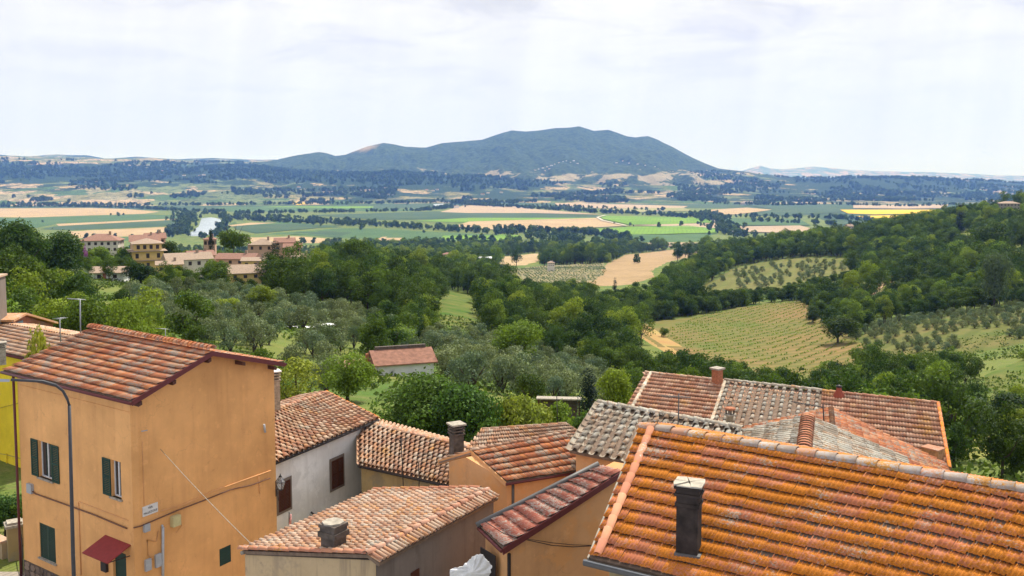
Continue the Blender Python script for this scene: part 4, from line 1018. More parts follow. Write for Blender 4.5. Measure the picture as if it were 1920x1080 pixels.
# ================================================================ 9. large back roof in three parts
zr9 = None
q9 = pitch_quad((1150, 806), (1784, 879), (1210, 700), (1762, 758), -12.6, 17)
H9 = empty('house', (q9.E0.x, q9.E0.y, -20), 'large house at the back with a wide three part tiled roof before the dark woods', 'house')
def q9sub(u0, u1): return Quad(q9.P(u0, 0), q9.P(u1, 0), q9.P(u0, 1), q9.P(u1, 1))
M_PK = tiles('pinkish flat tile', [(.46, .22, .13), (.52, .27, .17), (.40, .18, .11), (.55, .33, .22)], .35, (.50, .22, .04), .1, (.46, .42, .35), .2, .25)
qa, qb, qc = q9sub(0, .30), q9sub(.30, .635), q9sub(.635, 1)
r9 = roof(H9, qa, 'fine', M_PK, w=.27, l=.42, seed=71); r9b = roof(H9, qb, 'coppi', M_GRY, w=.42, l=.44, seed=72, mat2=M_PK); r9c = roof(H9, qc, 'fine', M_PK, w=.27, l=.42, seed=73)
def mirror(Q): return Quad(Q.R0+Vector(((Q.R0-Q.E0).x, (Q.R0-Q.E0).y, -(Q.R0-Q.E0).z))*.8, Q.R1+Vector(((Q.R1-Q.E1).x, (Q.R1-Q.E1).y, -(Q.R1-Q.E1).z))*.8, Q.R0, Q.R1)
q9m = mirror(q9); roof(H9, q9m, 'coppi', M_PAL, w=.4, l=.42, parts=False, seed=74)
bodyq(H9, q9, -22, M_STONE, back=q9m)
caps(r9, q9.R0, qa.R1, M_PAL, r=.12, l=.4, h=.05); caps(r9b, qb.R0, qb.R1, M_GRY, r=.14, l=.5, h=.08); caps(r9c, qc.R0, qc.R1, M_PK, r=.12, l=.4, h=.05)
caps(r9, q9.P(.022, 1, .02), q9.P(.022, 0, .02), M_GRY, r=.10, l=.42, h=.04); caps(r9, q9.P(.302, 1, .02), q9.P(.302, 0, .02), M_GRY, r=.10, l=.42, h=.04); caps(r9c, q9.P(.995, 1, .02), q9.P(.995, 0, .02), M_ORT, r=.08, l=.42, h=.04)
bk = q9.P(.275, .96)
ch = empty('chimney', bk, 'small reddish brick chimney with a flat cap on the ridge of the large back roof', 'chimney')
M_BRK = plain('red brick', (.38, .15, .08), .95, var=.35, scale=12)
b = MB(); b.cbox(bk+Vector((0, 0, .25)), .42, .42, 1.0, -.9); b.build('shaft', M_BRK, ch); b = MB(); b.cbox(bk+Vector((0, 0, .80)), .60, .60, .09, -.9); b.build('cap', M_CON2, ch)
vp = q9.P(.69, .95); vt = empty('roof_vent', vp, 'dark red metal cone vent on the ridge of the large back roof', 'vent')
b = MB(); b.lathe(vp, [(.30, -.2), (.30, .05), (.13, .35), (.13, .48)], 8); b.build('cone', M_RUST, vt); b = MB(); b.lathe(vp, [(.16, .48), (.17, .54), (.02, .60)], 8); b.build('cap', M_IRON, vt)
bx = q9.P(.955, .12); bt = empty('chimney', bx, 'low rusty box chimney at the corner of the large back roof', 'chimney')
b = MB(); b.cbox(bx+Vector((0, 0, .15)), .75, .6, .6, -.9); b.build('shaft', plain('rust stained brick', (.30, .17, .08), .95, var=.5, scale=5), bt); b = MB(); b.cbox(bx+Vector((0, 0, .48)), .8, .65, .05, -.9); b.build('cap', M_PK, bt)

# ================================================================ 10. the two ridged roofs between (red, then grey)
def twin(name, label, far, near, zr, lef, zl, rig, zrr, mat, zb, seed, matc, l=.42, w=.30, capr=.11, wallm=M_PL1B):
    RF_, RN_ = atz(*far, zr), atz(*near, zr); d = RN_-RF_
    L_, R_ = atz(*lef, zl), atz(*rig, zrr)
    h = empty(name, (RN_.x, RN_.y, zb), label, 'house')
    ql = Quad(L_, L_+d, RF_, RN_); qr = Quad(R_+d, R_, RN_, RF_)
    st = 'coppi'
    ra = roof(h, ql, st, mat, w=w, l=l, seed=seed, limit=150); rb = roof(h, qr, st, mat, w=w, l=l, seed=seed+1, limit=150)
    caps(ra, RN_, RF_, matc, r=capr, l=.16 if capr < .2 else .30, h=.06, flat=.8 if capr < .2 else .6)
    v = lambda p, z: Vector((p.x, p.y, z)); b = MB()
    P_ = [v(L_+d, zb), v(R_+d, zb), v(R_, zb), v(L_, zb), L_+d, R_+d, R_, L_, RN_, RF_]
    P_[4:] = [p-Vector((0, 0, .13)) for p in P_[4:]]
    b.add(P_, [(3, 2, 1, 0), (0, 1, 5, 8, 4), (1, 2, 6, 5), (2, 3, 7, 9, 6), (3, 0, 4, 7), (4, 8, 9, 7), (8, 5, 6, 9)]); b.build('wall', wallm, h); return h, ra
H12, r12 = twin('house', 'house under a smooth brick red roof in front of the big back roof', (1558, 767), (1562, 815), -9.5, (1385, 806), -10.35, (1768, 870), -10.9, M_RED, -18, 81, M_PAL, l=.30, w=.20, capr=.12)
H11, r11 = twin('house', 'house under grey weathered tiles lying sideways from a ribbed red ridge', (1515, 783), (1507, 850), -8.75, (1365, 816), -9.55, (1700, 863), -10.1, M_GRY, -18, 91, M_CLAY, l=.50, w=.26, capr=.27)
pc = atz(1368, 812, -9.3); t_ = empty('chimney', pc, 'round cement flue pipe with a lidded top behind the orange lichen roof', 'chimney')
b = MB(); b.lathe(pc, [(.13, -.8), (.13, .62), (.19, .66), (.19, .72)], 12); b.build('shaft', M_CON2, t_)
b = MB()
for a in range(4): b.cbox(pc+Vector((cos(a*pi/2)*.14, sin(a*pi/2)*.14, .80)), .05, .05, .17)
b.build('cap_supports', M_CON, t_); b = MB(); b.lathe(pc, [(.20, .885), (.21, .93), (.12, .96)], 12); b.build('cap', M_BRK, t_)

# ================================================================ 11. the big orange lichen roof in front
q10 = pitch_quad((1105, 1045), (1900, 1236), (1200, 799), (2150, 958), -7.95, 19)
H10 = empty('house', (q10.E0.x, q10.E0.y, -16.5), 'nearest house with a large roof of orange lichen covered tiles and a tall dark chimney', 'house')
rB = q10.P(0, .92)
r10 = roof(H10, q10, 'ribbed', M_ORT, w=.27, l=.405, seed=101)
d10 = (q10.R0-q10.E0); e10 = Vector((d10.x, d10.y, -d10.z*.82)); d11 = q10.R1-q10.E1; e11 = Vector((d11.x, d11.y, -d11.z*.82))
q10b = Quad(q10.R0+e10*.75, q10.R1+e11*.75, q10.R0, q10.R1)
roof(H10, q10b, 'ribbed', M_ORT, w=.27, l=.405, parts=False, seed=102, name='back_roof')
bodyq(H10, q10, -17.5, M_STONE, ie=.35, iu0=.35, back=q10b)
u1 = .028
caps(r10, q10.P(u1+.004, .965, .03), q10.P(u1-.004, .012, .03), M_CLAY, r=.10, l=.40, h=.045, name='verge_cap')
M_RDG = tiles('worn lichened ridge tile', [(.40, .32, .26), (.48, .26, .17), (.44, .38, .32)], .60, (.50, .20, .02), .35, (.42, .38, .35), .2)
caps(r10, q10.R1+Vector((0, 0, .0)), q10.R0, M_RDG, r=.20, l=.45, h=.0, flat=.62)
A10 = (q10.E1-q10.E0).normalized(); P10 = Vector((d10.x, d10.y, 0)).normalized()
b = MB(); b.tube([q10.E0-P10*.07-Vector((0, 0, .10))-A10*.1, q10.E1-P10*.07-Vector((0, 0, .10))], .075, 8); b.build('gutter', M_GUT, H10)
b = MB(); b.tube([q10.E0-P10*.14-Vector((0, 0, .03))-A10*.1, q10.E1-P10*.14-Vector((0, 0, .03))], .014, 6); b.build('gutter_lip', M_STL, H10)
b = MB(); b.box(q10.E0-A10*.05-Vector((0, 0, .10)), A10*.04, q10.R0-q10.E0, Vector((0, 0, .09))); b.build('verge_board', M_CON2, H10)
# chimney on the roof
cpx = None
def on_quad(Q, px, py):
    a, b_ = ratio(px, py); d = Vector((a, 1, b_)); n = Q.n; t_ = Q.E0.dot(n)/d.dot(n); return d*t_
cb = on_quad(q10, 1291, 1036); rz = math.atan2(A10.y, A10.x)
ch = empty('chimney', cb, 'tall dark square chimney with a pale cracked slab on top, on the orange lichen roof', 'chimney')
M_SOOT = plain('sooty render', (.040, .030, .024), .95, var=.5, scale=4)
s_ = 17.2/cb.y if False else 1
b = MB(); b.cbox(cb+Vector((0, 0, .42)), .44, .42, 1.34, rz+.15); b.build('shaft', M_SOOT, ch)
b = MB()
for i, (w_, z_, h_) in enumerate(((.50, 1.06, .07), (.45, 1.17, .15), (.53, 1.27, .05), (.46, 1.34, .09), (.54, 1.42, .05))): b.cbox(cb+Vector((0, 0, z_)), w_, w_*.95, h_, rz+.15)
b.build('smoke_slots', M_SOOT, ch)
M_SLAB = plain('pale cracked slab', (.40, .36, .29), .95, var=.25, scale=9)
for k in range(6):                    # the slab is broken into wedges
    a0, a1 = 2*pi*k/6+rz+R.uniform(-.1, .1), 2*pi*(k+1)/6+rz-.05
    f_ = lambda a: .30/max(abs(cos(a-rz-.15)), abs(sin(a-rz-.15)))
    am = (a0+a1)/2; b = MB()
    b.poly([cb+Vector((cos(am)*.03, sin(am)*.03, 1.465)), cb+Vector((cos(a0)*f_(a0), sin(a0)*f_(a0), 1.465)), cb+Vector((cos(am)*f_(am), sin(am)*f_(am), 1.465)), cb+Vector((cos(a1)*f_(a1), sin(a1)*f_(a1), 1.465))], Vector((0, 0, .028+R.uniform(-.006, .008))))
    b.build('slab_piece', M_SLAB, ch)
b = MB(); b.cbox(cb+Vector((0, 0, .0))+A10*.02, .53, .50, .10, rz+.15); b.build('flashing', M_GUT, ch)

# ================================================================ far left roofs
def simple_house(label, E0, E1, R0, R1, ze, pitch, zb, wm, rm, style='fine', w=.27, l=.42, parts=False, ridge=M_CAP, back=True, group=None, ie=.25, seed=1, limit=300, gut=None, name='house', zr=None):
    q = pitch_quad(E0, E1, R0, R1, ze, pitch, zr); h = empty(name, (q.E0.x, q.E0.y, zb), label, 'house', group)
    r = roof(h, q, style, rm, w=w, l=l, parts=parts, seed=seed, limit=limit); m = mirror(q) if back else None
    if back: roof(h, m, style, rm, w=w, l=l, parts=False, seed=seed+1)
    bodyq(h, q, zb, wm, back=m, ie=ie)
    if ridge: caps(r, q.R0, q.R1, ridge, r=.12, l=.4, parts=parts)
    if gut: gutter(h, q.E0, q.E1, gut, .06, .06)
    return h, q, m, r
# yellow house
zy = -10.0
ya, yb = atz(-140, 640, zy), atz(50, 674, zy); dv_ = Vector((-.811, .585, 0)); pv = Vector((.503, .864, 0))
ya = yb-Vector((.55, .83, 0)).normalized()*0+dv_*0
yE1 = atz(52, 672, -10.4); yE0 = atz(-130, 633, -10.4); per = Vector((-(yE1-yE0).y, (yE1-yE0).x, 0)).normalized()*3.2
qy = Quad(yE0, yE1, yE0+per+Vector((0, 0, .75)), yE1+per+Vector((0, 0, .75)))
HY_ = empty('house', (qy.E1.x, qy.E1.y, -17), 'bright yellow house with a maroon gutter behind the tall orange house', 'house')
ry = roof(HY_, qy, 'fine', M_PAL, w=.27, l=.42, seed=111, limit=120)
qyb = mirror(qy); roof(HY_, qyb, 'coppi', M_PAL, w=.3, l=.42, parts=False, seed=112)
gutter(HY_, qy.E0, qy.E1, M_MAR, .08, .08)
bodyq(HY_, qy, -18, M_PLY, back=qyb)
dY = (yE1-yE0).normalized(); wy = Wall(qy.P(0, .25/3.3), dY, -per.normalized())
b = MB(); wy.box(b, 0, (yE1-yE0).length-.1, -18, wy.hit(20, 916)[1], 0, .06); b.build('plinth', M_PLG, HY_)
b = MB(); wy.path(b, [(0, 765), (42, 754)], .012, .03); b.build('cable', M_CAB, HY_)
b = MB(); wy.path(b, [(-20, 848), (12, 852), (42, 860)], .012, .03); b.build('cable', M_PLG, HY_)
b = MB(); wy.path(b, [(13, 850), (13, 915)], .03, .03); b.build('conduit', M_PLY, HY_)
chimney_simple('chimney', 'black slotted chimney top on the yellow house at the left edge', atz(2, 664, -10.0), .45, .45, .30, M_CON2, .6, M_CON2, .32)
h_, q_, m_, r_ = simple_house('low building with a pale pink roof behind the yellow house', (2, 662), (70, 662), (10, 637), (66, 636), -11.2, 14, -18, M_PLG, M_PAL, seed=121, parts=True, limit=60)
h_, q_, m_, r_ = simple_house('small hipped roof building with dark red tiles beside the tall orange house', (46, 668), (140, 664), (82, 622), (120, 628), -11.0, 20, -18, M_PL1B, M_RED, 'coppi', seed=131, w=.35, parts=True, limit=120)
h_, q_, m_, r_ = simple_house('small white and black striped barrel tile roof beside the tall orange house', (40, 676), (110, 660), (20, 662), (96, 646), -10.9, 15, -18, M_PLG, M_GRY, 'coppi', seed=133, w=.34, parts=True, limit=100, back=False)
# brick shed and stone house further left
h_, q_, m_, r_ = simple_house('reddish brick shed with a long pale tile roof at the left edge', (96, 606), (40, 593), (92, 597), (14, 566), -15.2, 15, -21, plaster('rough red brickwork', (.30, .13, .08), (.12, .08, .06), .5, patch=(.20, .15, .12)), M_PAL, seed=141, parts=False, back=False)
sA = at(24, 598, 62); HS = empty('house', (sA.x, sA.y, -19), 'reddish brick gable wall of a shed with a small blue window at the left edge', 'house')
g0, g1 = at(24, 600, 60), at(98, 612, 66); gw = Wall(g0, g1-g0, Vector((g1.y-g0.y, -(g1.x-g0.x), 0))); b = MB()
gl = (g1-g0).length; gp = gw.hit(44, 592)
b.poly([gw.p(0, -20), gw.p(gl, -20), gw.p(gl, gw.hit(98, 609)[1]), gw.p(gp[0], gp[1]), gw.p(0, gw.hit(24, 601)[1])], -gw.N*4); b.build('wall', bpy.data.materials['rough red brickwork'], HS)
b = MB(); k0, k1 = gw.p(gp[0]-.0, gp[1]+.06, .25), gw.p(gl+.3, gw.hit(98, 609)[1], .25); b.box(k0, k1-k0, -gw.N*4.6, Vector((0, 0, .14))); k2 = gw.p(-.4, gw.hit(18, 604)[1], .25); b.box(k2, k0-k2, -gw.N*4.6, Vector((0, 0, .14))); b.build('roof', M_PAL, HS)
r_ = gw.rect((31, 604), (42, 604), (31, 618), (42, 618)); b = MB(); gw.box(b, *r_, .01, .05); b.build('window', plain('faded blue paint', (.10, .20, .24), .6), HS)
h_, q_, m_, r_ = simple_house('tan stone house with a pale coppi roof at the left edge', (-60, 596), (32, 603), (-60, 575), (10, 588), -14.6, 16, -21, M_STONE, M_PAL, seed=151, ie=.2)
tw = at(2, 560, 58); HT = empty('house', (tw.x-1.2, tw.y, -20), 'tall narrow rendered building at the left edge above the stone house', 'house')
b = MB(); b.cbox(Vector((tw.x-2.6, tw.y+1, -14)), 3.4, 3, 15.0, .2); b.build('wall', M_PLG, HT); b = MB(); b.cbox(Vector((tw.x-2.6, tw.y+1, -6.44)), 3.6, 3.2, .12, .2); b.build('roof', M_PAL, HT)

# ================================================================ street things
def pole_thing(name, label, cat, px, py, Y, parts_fn, group=None):
    p = at(px, py, Y); t = empty(name, p, label, cat, group); parts_fn(p, t); return t
# street lamp with a long bent arm
lp = at(139, 1090, 27.5); t_ = empty('street_lamp', (lp.x, lp.y, -17.3), 'tall grey street lamp with a long bent arm in front of the orange house', 'street lamp')
pts = [Vector((lp.x, lp.y, -17.3)), at(137, 1040, 27.5), at(130, 760, 27.5), at(126, 748, 27.45), at(118, 733, 27.3), at(104, 722, 27.1), at(80, 715, 26.8), at(20, 712, 26.4)]
b = MB(); b.tube(pts[:2]+[at(134, 920, 27.5), at(130, 760, 27.5)], .07, 10, r2=.05); b.build('pole', plain('grey painted lamp pole', (.055, .055, .06), .5), t_)
b = MB(); b.tube(pts[2:], .042, 8); b.build('arm', bpy.data.materials['grey painted lamp pole'], t_)
b = MB(); b.hexa([at(-8, 716, 26.3), at(18, 716, 26.4), at(18, 716, 26.9), at(-8, 716, 26.8), at(-8, 710, 26.3), at(18, 711, 26.4), at(18, 711, 26.9), at(-8, 710, 26.8)]); b.build('lamp_head', M_BOX, t_)
# wall lantern on the corner of the orange house
a_, z_ = wg.hit(503, 922); lc = wg.p(LB-.02, z_, .0); t_ = empty('wall_lantern', lc, 'ornate black wall lantern on a scrolled bracket at the corner of the orange house', 'lantern')
bz = lc.z; out = wg.D*.0+wg.N*.95+wg.D*.0
L0 = lc; L1 = at(526, 920, lc.y-.35)
b = MB(); b.tube([L0+Vector((0, 0, .35)), L0-Vector((0, 0, .35))], .03, 6); b.tube([L0, L1], .022, 6)
sc_ = [L0.lerp(L1, .1+.55*k/10)+Vector((0, 0, -.28+.22*sin(k*.62))) for k in range(11)]; b.tube(sc_, .013, 5)
ci = L0.lerp(L1, .3)-Vector((0, 0, .14)); dd_ = (L1-L0).normalized(); b.tube([ci+dd_*cos(k*pi/6)*.09+Vector((0, 0, sin(k*pi/6)*.09)) for k in range(13)], .012, 5); b.build('bracket', M_IRON, t_)
LC = L1+Vector((0, 0, .28))
b = MB()
def ringp(r, z, n=6): return [LC+Vector((cos(2*pi*i/n)*r, sin(2*pi*i/n)*r, z)) for i in range(n)]
lo, hi, tp = ringp(.12, -.22), ringp(.22, .12), ringp(.06, .34)
for i in range(6):
    b.tube([lo[i], hi[i]], .011, 4); b.tube([hi[i], tp[i]], .011, 4); b.tube([hi[i], hi[(i+1) % 6]], .013, 4); b.tube([lo[i], lo[(i+1) % 6]], .013, 4)
b.lathe(LC, [(.06, .34), (.08, .36), (.02, .42), (.02, .48)], 6); b.tube([L1, LC-Vector((0, 0, .22))], .02, 6); b.build('cage', M_IRON, t_)
gm = MT('lantern glass', .1, .5); gm.col((.75, .80, .82)); gm.b.inputs['Transmission Weight'].default_value = .75; gm.b.inputs['Alpha'].default_value = .55
b = MB()
for i in range(6): j = (i+1) % 6; b.add([lo[i], lo[j], hi[j], hi[i]], [(0, 1, 2, 3)]); b.add([hi[i], hi[j], tp[j], tp[i]], [(0, 1, 2, 3)])
b.build('pane', gm.m, t_, recalc=False)
# red and white striped post against the white house
s0, s1 = w2.p(*w2.hit(530, 990), .35), w2.p(*w2.hit(531, 962), .35); t_ = empty('flag', s0, 'small furled red and white banner against the white wall', 'flag')
b = MB(); b.tube([s0-Vector((0, 0, .5)), s1+Vector((0, 0, .1))], .025, 6); b.build('pole', M_IRON, t_)
b = MB(); b.tube([s0+Vector((.06, 0, .1)), s1+Vector((.08, 0, .0))], .07, 8, r2=.03); b.build('cloth', plain('pink white cloth', (.62, .30, .28), .8, var=.5, scale=12), t_)
# overhead wire falling from the orange wall to the central roof
t_b = MB(); w0 = wg.p(*wg.hit(300, 842), .03); w1 = q4.P(.95, .12)+Vector((0, 0, .1)); w1 = at(474, 1023, w1.y)
pts = [w0.lerp(w1, k/10)-Vector((0, 0, .06*sin(pi*k/10))) for k in range(11)]; t_b.tube(pts, .011, 6)
tag(t_b.build('overhead_wire', M_CON2), 'pale taut wire running down across the orange wall to the central roof', 'wire')
# garden wall, gate pillar and iron gate at the lower left
pt = at(30, 1065, 40.5); t_ = empty('gate_pillar', (pt.x, pt.y, -17.6), 'weathered brick gate pillar with a stepped cap at the lower left', 'pillar')
zt_ = at(30, 985, 40.5).z
b = MB(); b.cbox(Vector((pt.x, pt.y, (zt_-18)/2)), .62, .62, zt_+18, .6); b.build('shaft', M_STONE, t_)
b = MB(); b.cbox(Vector((pt.x, pt.y, zt_+.06)), .80, .80, .12, .6); b.cbox(Vector((pt.x, pt.y, zt_+.17)), .6, .6, .10, .6); b.build('cap', M_CON2, t_)
g0 = at(36, 1060, 40.3); g1 = wf.p(LA+.1, -17.4, .0); g1 = Vector((g1.x, g1.y, -17.4)); g0 = Vector((pt.x+.3, pt.y-.2, -17.4)); t_ = empty('iron_gate', g0, 'black wrought iron gate between the brick pillar and the orange house', 'gate')
b = MB(); dg = g1-g0; k = 9
for z in (.25, 1.7): b.tube([g0+Vector((0, 0, z)), g1+Vector((0, 0, z))], .022, 5)
b.build('frame', M_IRON, t_)
for i in range(k):
    b = MB(); p = g0.lerp(g1, (i+.5)/k); b.tube([p+Vector((0, 0, .15)), p+Vector((0, 0, 2.0+.15*sin(pi*i/(k-1))))], .014, 5); b.build('bar', M_IRON, t_)
wa, wb_ = Vector((pt.x-.3, pt.y+.1, -17.6)), Vector((pt.x-6, pt.y+4.2, -17.6)); b = MB(); nn = Vector((-(wb_-wa).y, (wb_-wa).x, 0)).normalized()
wt_ = at(20, 1020, 40.3).z
b.box(wa, wb_-wa, nn*.35, Vector((0, 0, wt_+17.6))); gwall = b.build('garden_wall', M_PLT); gwall.location = (0, 0, 0); tag(gwall, 'low garden wall beside the brick gate pillar at the lower left', 'wall')
b = MB(); b.box(wa-nn*.06+Vector((0, 0, wt_+17.6)), wb_-wa, nn*.47, Vector((0, 0, .08))); b.build('coping', M_PAL, gwall)
b = MB(); b.box(Vector((-30, 20, -17.75)), Vector((50, 0, 0)), Vector((0, 19, 0)), Vector((0, 0, .40))); t = MT('worn paving', .95, .1); t.col(t.mix(t.rng(t.noise(1.2, 6, .7), .3, .7), (.26, .22, .18), (.38, .33, .27))); tag(b.build('street', t.m), kind='structure')
# stray white blotch, not part of the place, made up as a ragged cloth
cp = [(845, 1068), (866, 1062), (880, 1050), (893, 1038), (904, 1040), (912, 1048), (922, 1062), (918, 1078), (905, 1092), (880, 1100), (842, 1100)]
V = []; ctr = (885, 1072); Yc = 24.4
bm = bmesh.new(); rg = random.Random(3); outl = []
for i in range(len(cp)):
    x0, y0 = cp[i]; x1, y1 = cp[(i+1) % len(cp)]
    for k in range(5): outl.append((x0+(x1-x0)*k/5+rg.uniform(-1.6, 1.6), y0+(y1-y0)*k/5+rg.uniform(-1.6, 1.6)))
rings = []
for f_ in (1, .72, .45, .2): rings.append([bm.verts.new(at(ctr[0]+(x-ctr[0])*f_, ctr[1]+(y-ctr[1])*f_, Yc+.03*sin(i*.9+f_*7)*f_+.12*f_)) for i, (x, y) in enumerate(outl)])
cv = bm.verts.new(at(*ctr, Yc)); n = len(outl)
for A_, B_ in zip(rings[:-1], rings[1:]):
    for i in range(n): bm.faces.new((A_[i], A_[(i+1) % n], B_[(i+1) % n], B_[i]))
for i in range(n): bm.faces.new((rings[-1][i], rings[-1][(i+1) % n], cv))
me = bpy.data.meshes.new('cloth'); bm.to_mesh(me); bm.free(); me.materials.append(M_WHITE); co = link('cloth', me)
md = co.modifiers.new('thick', 'SOLIDIFY'); md.thickness = .02
tag(co, 'ragged white shape made up as cloth in the gap beside the grey rendered wall', 'cloth')
# aerials
def aerial(label, base, top, Y, mat=M_STL, boom=None, r=.022, name='tv_antenna', cross=True):
    p0, p1 = at(*base, Y), at(*top, Y); t = empty(name, p0, label, 'antenna')
    b = MB(); b.tube([p0-Vector((0, 0, .4)), p1], r, 6); b.build('mast', mat, t)
    if boom:
        (xa, ya_), (xb, yb_) = boom; q0, q1_ = at(xa, ya_, Y-.2), at(xb, yb_, Y+.3); b = MB(); b.tube([q0, q1_], r*.75, 5); b.build('boom', mat, t)
        if cross:
            L = (q1_-q0).length; dd = (q1_-q0).normalized(); sd_ = Vector((-dd.y, dd.x, 0))
            for i in range(int(L/.16)+1):
                c = q0+dd*(i*.16); w_ = .30-.015*i; b = MB(); b.tube([c-sd_*w_, c+sd_*w_], r*.35, 4); b.build('element', mat, t)
aerial('tall grey antenna mast with a long boom behind the orange house roof', (151, 625), (150, 561), 47, boom=((128, 560), (160, 562)), r=.035)
aerial('short grey antenna mast behind the orange house roof', (113, 627), (112, 598), 47, boom=((107, 598), (121, 595)), r=.03)
aerial('small antenna behind the ridge of the orange house', (311, 640), (310, 616), 50, boom=((299, 616), (313, 617)), r=.025)
aerial('thin rusty antenna mast beside the stone house', (757, 915), (752, 822), 37, M_IRON, boom=((748, 826), (756, 822)))
aerial('short dark pole in front of the stone house', (786, 915), (785, 866), 37, M_IRON, name='metal_pole')
aerial('thin antenna mast above the grey barrel tile roof', (1271, 812), (1273, 738), 31.5, M_GUT, boom=((1240, 742), (1295, 745)))
aerial('thin dark antenna mast on the grey and red ridged roofs', (1547, 800), (1543, 758), 33, M_IRON, boom=((1484, 753), (1546, 764)))
aerial('thin dark pole standing in the shrubs behind the pale roof', (1046, 798), (1044, 743), 42, M_IRON, name='metal_pole')
ORD = ['nearest', 'second nearest', 'third nearest', 'fourth nearest', 'fifth nearest', 'sixth nearest', 'seventh nearest', 'eighth nearest', 'ninth nearest', 'tenth nearest']
def ordinal(k):
    w = 'eleventh twelfth thirteenth fourteenth fifteenth sixteenth seventeenth eighteenth nineteenth twentieth'.split()
    if k < 10: return ORD[k]
    if k < 20: return w[k-10]+' nearest'
    t10 = {2: 'twenty', 3: 'thirty', 4: 'forty', 5: 'fifty', 6: 'sixty', 7: 'seventy', 8: 'eighty', 9: 'ninety'}; un = [''] + 'first second third fourth fifth sixth seventh eighth ninth'.split()
    n_ = k+1; h_ = 'hundred ' if n_ > 99 else ''; n_ %= 100; a, b_ = divmod(n_, 10)
    return h_+(t10[a]+('-'+un[b_] if b_ else 'th') if a >= 2 else str(n_)+'th')+' nearest'
# ================================================================ hamlet and farmhouses
M_HRED = plain('far red roof tiles', (.27, .15, .11), .95, var=.25, scale=2.5)
M_HTAN = plain('far tan roof tiles', (.33, .245, .18), .95, var=.25, scale=2.5)
M_HW = plain('pale house wall', (.62, .58, .50), .9, var=.08, scale=1.)
M_HY = plain('yellow house wall', (.66, .47, .19), .9, var=.08, scale=1.)
M_HP = plain('pink house wall', (.56, .36, .26), .9, var=.1, scale=1.)
M_HG = plain('whitewashed wall', (.78, .78, .77), .9, var=.08, scale=1.)
M_WIN = plain('far dark window', (.05, .04, .04), .3)
def far_house(label, px, py, Y, w, d, h, rz, wm, rm, kind='hip', storeys=2, rise=1.2, over=.5, group=None, cols=3, extra=None, zbase=None, name='farmhouse', wins=True, chim=True):
    p = at(px, py, Y); z0 = zbase if zbase is not None else p.z; t = empty(name, (p.x, p.y, z0), label, 'house', group)
    ax = Vector((cos(rz), sin(rz), 0)); ay = Vector((-sin(rz), cos(rz), 0)); O = Vector((p.x, p.y, z0))
    b = MB(); b.box(O-ax*w/2-ay*d/2-Vector((0, 0, 9)), ax*w, ay*d, Vector((0, 0, h+9))); wl_ = b.build('wall', wm, t)
    W2, D2 = w/2+over, d/2+over; T = O+Vector((0, 0, h+.003)); b = MB()
    c = [T-ax*W2-ay*D2, T+ax*W2-ay*D2, T+ax*W2+ay*D2, T-ax*W2+ay*D2]; up = Vector((0, 0, .14)); c2 = [q+up for q in c]
    if kind == 'hip': k = max(0.0, W2-D2) if W2 > D2 else 0; r0, r1 = T-ax*k+Vector((0, 0, rise+.14)), T+ax*(k+.01)+Vector((0, 0, rise+.14))
    else: r0, r1 = T-ax*W2+Vector((0, 0, rise+.14)), T+ax*W2+Vector((0, 0, rise+.14))
    b.add(c+c2+[r0, r1], [(3, 2, 1, 0), (0, 1, 5, 4), (1, 2, 6, 5), (2, 3, 7, 6), (3, 0, 4, 7), (4, 5, 9, 8), (6, 7, 8, 9), (5, 6, 9), (7, 4, 8)])
    rf = b.build('roof', rm, t)
    if chim: b = MB(); b.cbox(T+ax*w*.22+Vector((0, 0, rise+.3)), .7, .7, 1.5, rz); b.build('chimney', M_HTAN, rf)
    if wins:
        wme = None
        for s in range(storeys):
            zc = h*(s+.5)/storeys+.1
            for fx, dd, L, nn in ((ax, -ay, w, D2-over), (ay, ax, d, w/2), (ay, -ax, d, w/2)):
                n = max(1, int(L/ (w/cols)))
                for i in range(n):
                    q = O+dd*nn+fx*(L*((i+.5)/n-.5))+Vector((0, 0, zc)); b = MB(); ww, wh = .95, min(1.5, h/storeys*.5)
                    b.box(q-fx*ww/2-Vector((0, 0, wh/2)), fx*ww, dd*.05, Vector((0, 0, wh))); b.build('window', M_WIN, t)
    return t, O, ax, ay
t_, O, ax, ay = far_house('tall yellow apartment house with projecting tiled ledge in the hamlet', 276, 504, 292, 9.5, 9.5, 6.0, .45, M_HY, M_HTAN, storeys=2, rise=.25, over=1.1, cols=3, chim=False)
b = MB(); b.box(O-ax*4.0-ay*4.1+Vector((0, 0, 6.15)), ax*8.2, ay*8.2, Vector((0, 0, 2.3))); b.build('upper_storey', M_HY, t_)
b = MB(); T = O+Vector((0, 0, 8.45)); c = [T-ax*4.7-ay*4.9, T+ax*4.9-ay*4.9, T+ax*4.9+ay*4.7, T-ax*4.7+ay*4.7, T+Vector((0, 0, 1.5))]; b.add(c, [(3, 2, 1, 0), (0, 1, 4), (1, 2, 4), (2, 3, 4), (3, 0, 4)]); b.build('top_roof', M_HTAN, t_)
for i in range(4):
    b = MB(); b.box(O-ax*3.2+ax*1.9*i-ay*4.15+Vector((0, 0, 6.7)), ax*.95, ay*.08, Vector((0, 0, 1.3))); b.build('window', M_WIN, t_)
b = MB(); b.box(O-ax*4.8-ay*5.8+Vector((0, 0, 3.0)), ax*10.8, ay*1.1, Vector((0, 0, .22))); b.box(O+ax*4.7-ay*4.7+Vector((0, 0, 3.0)), ax*1.2, ay*9.4, Vector((0, 0, .22))); b.build('balcony', M_HTAN, t_)
far_house('wide pale yellow house with a low red hipped roof at the back of the hamlet', 192, 472, 330, 13, 9, 4.2, .18, M_HW, M_HRED, rise=2.2, cols=6)
far_house('pink house with two red roofs behind the tall yellow apartment house', 272, 470, 335, 10, 8, 3.6, .4, M_HP, M_HRED, kind='gable', rise=2.2)
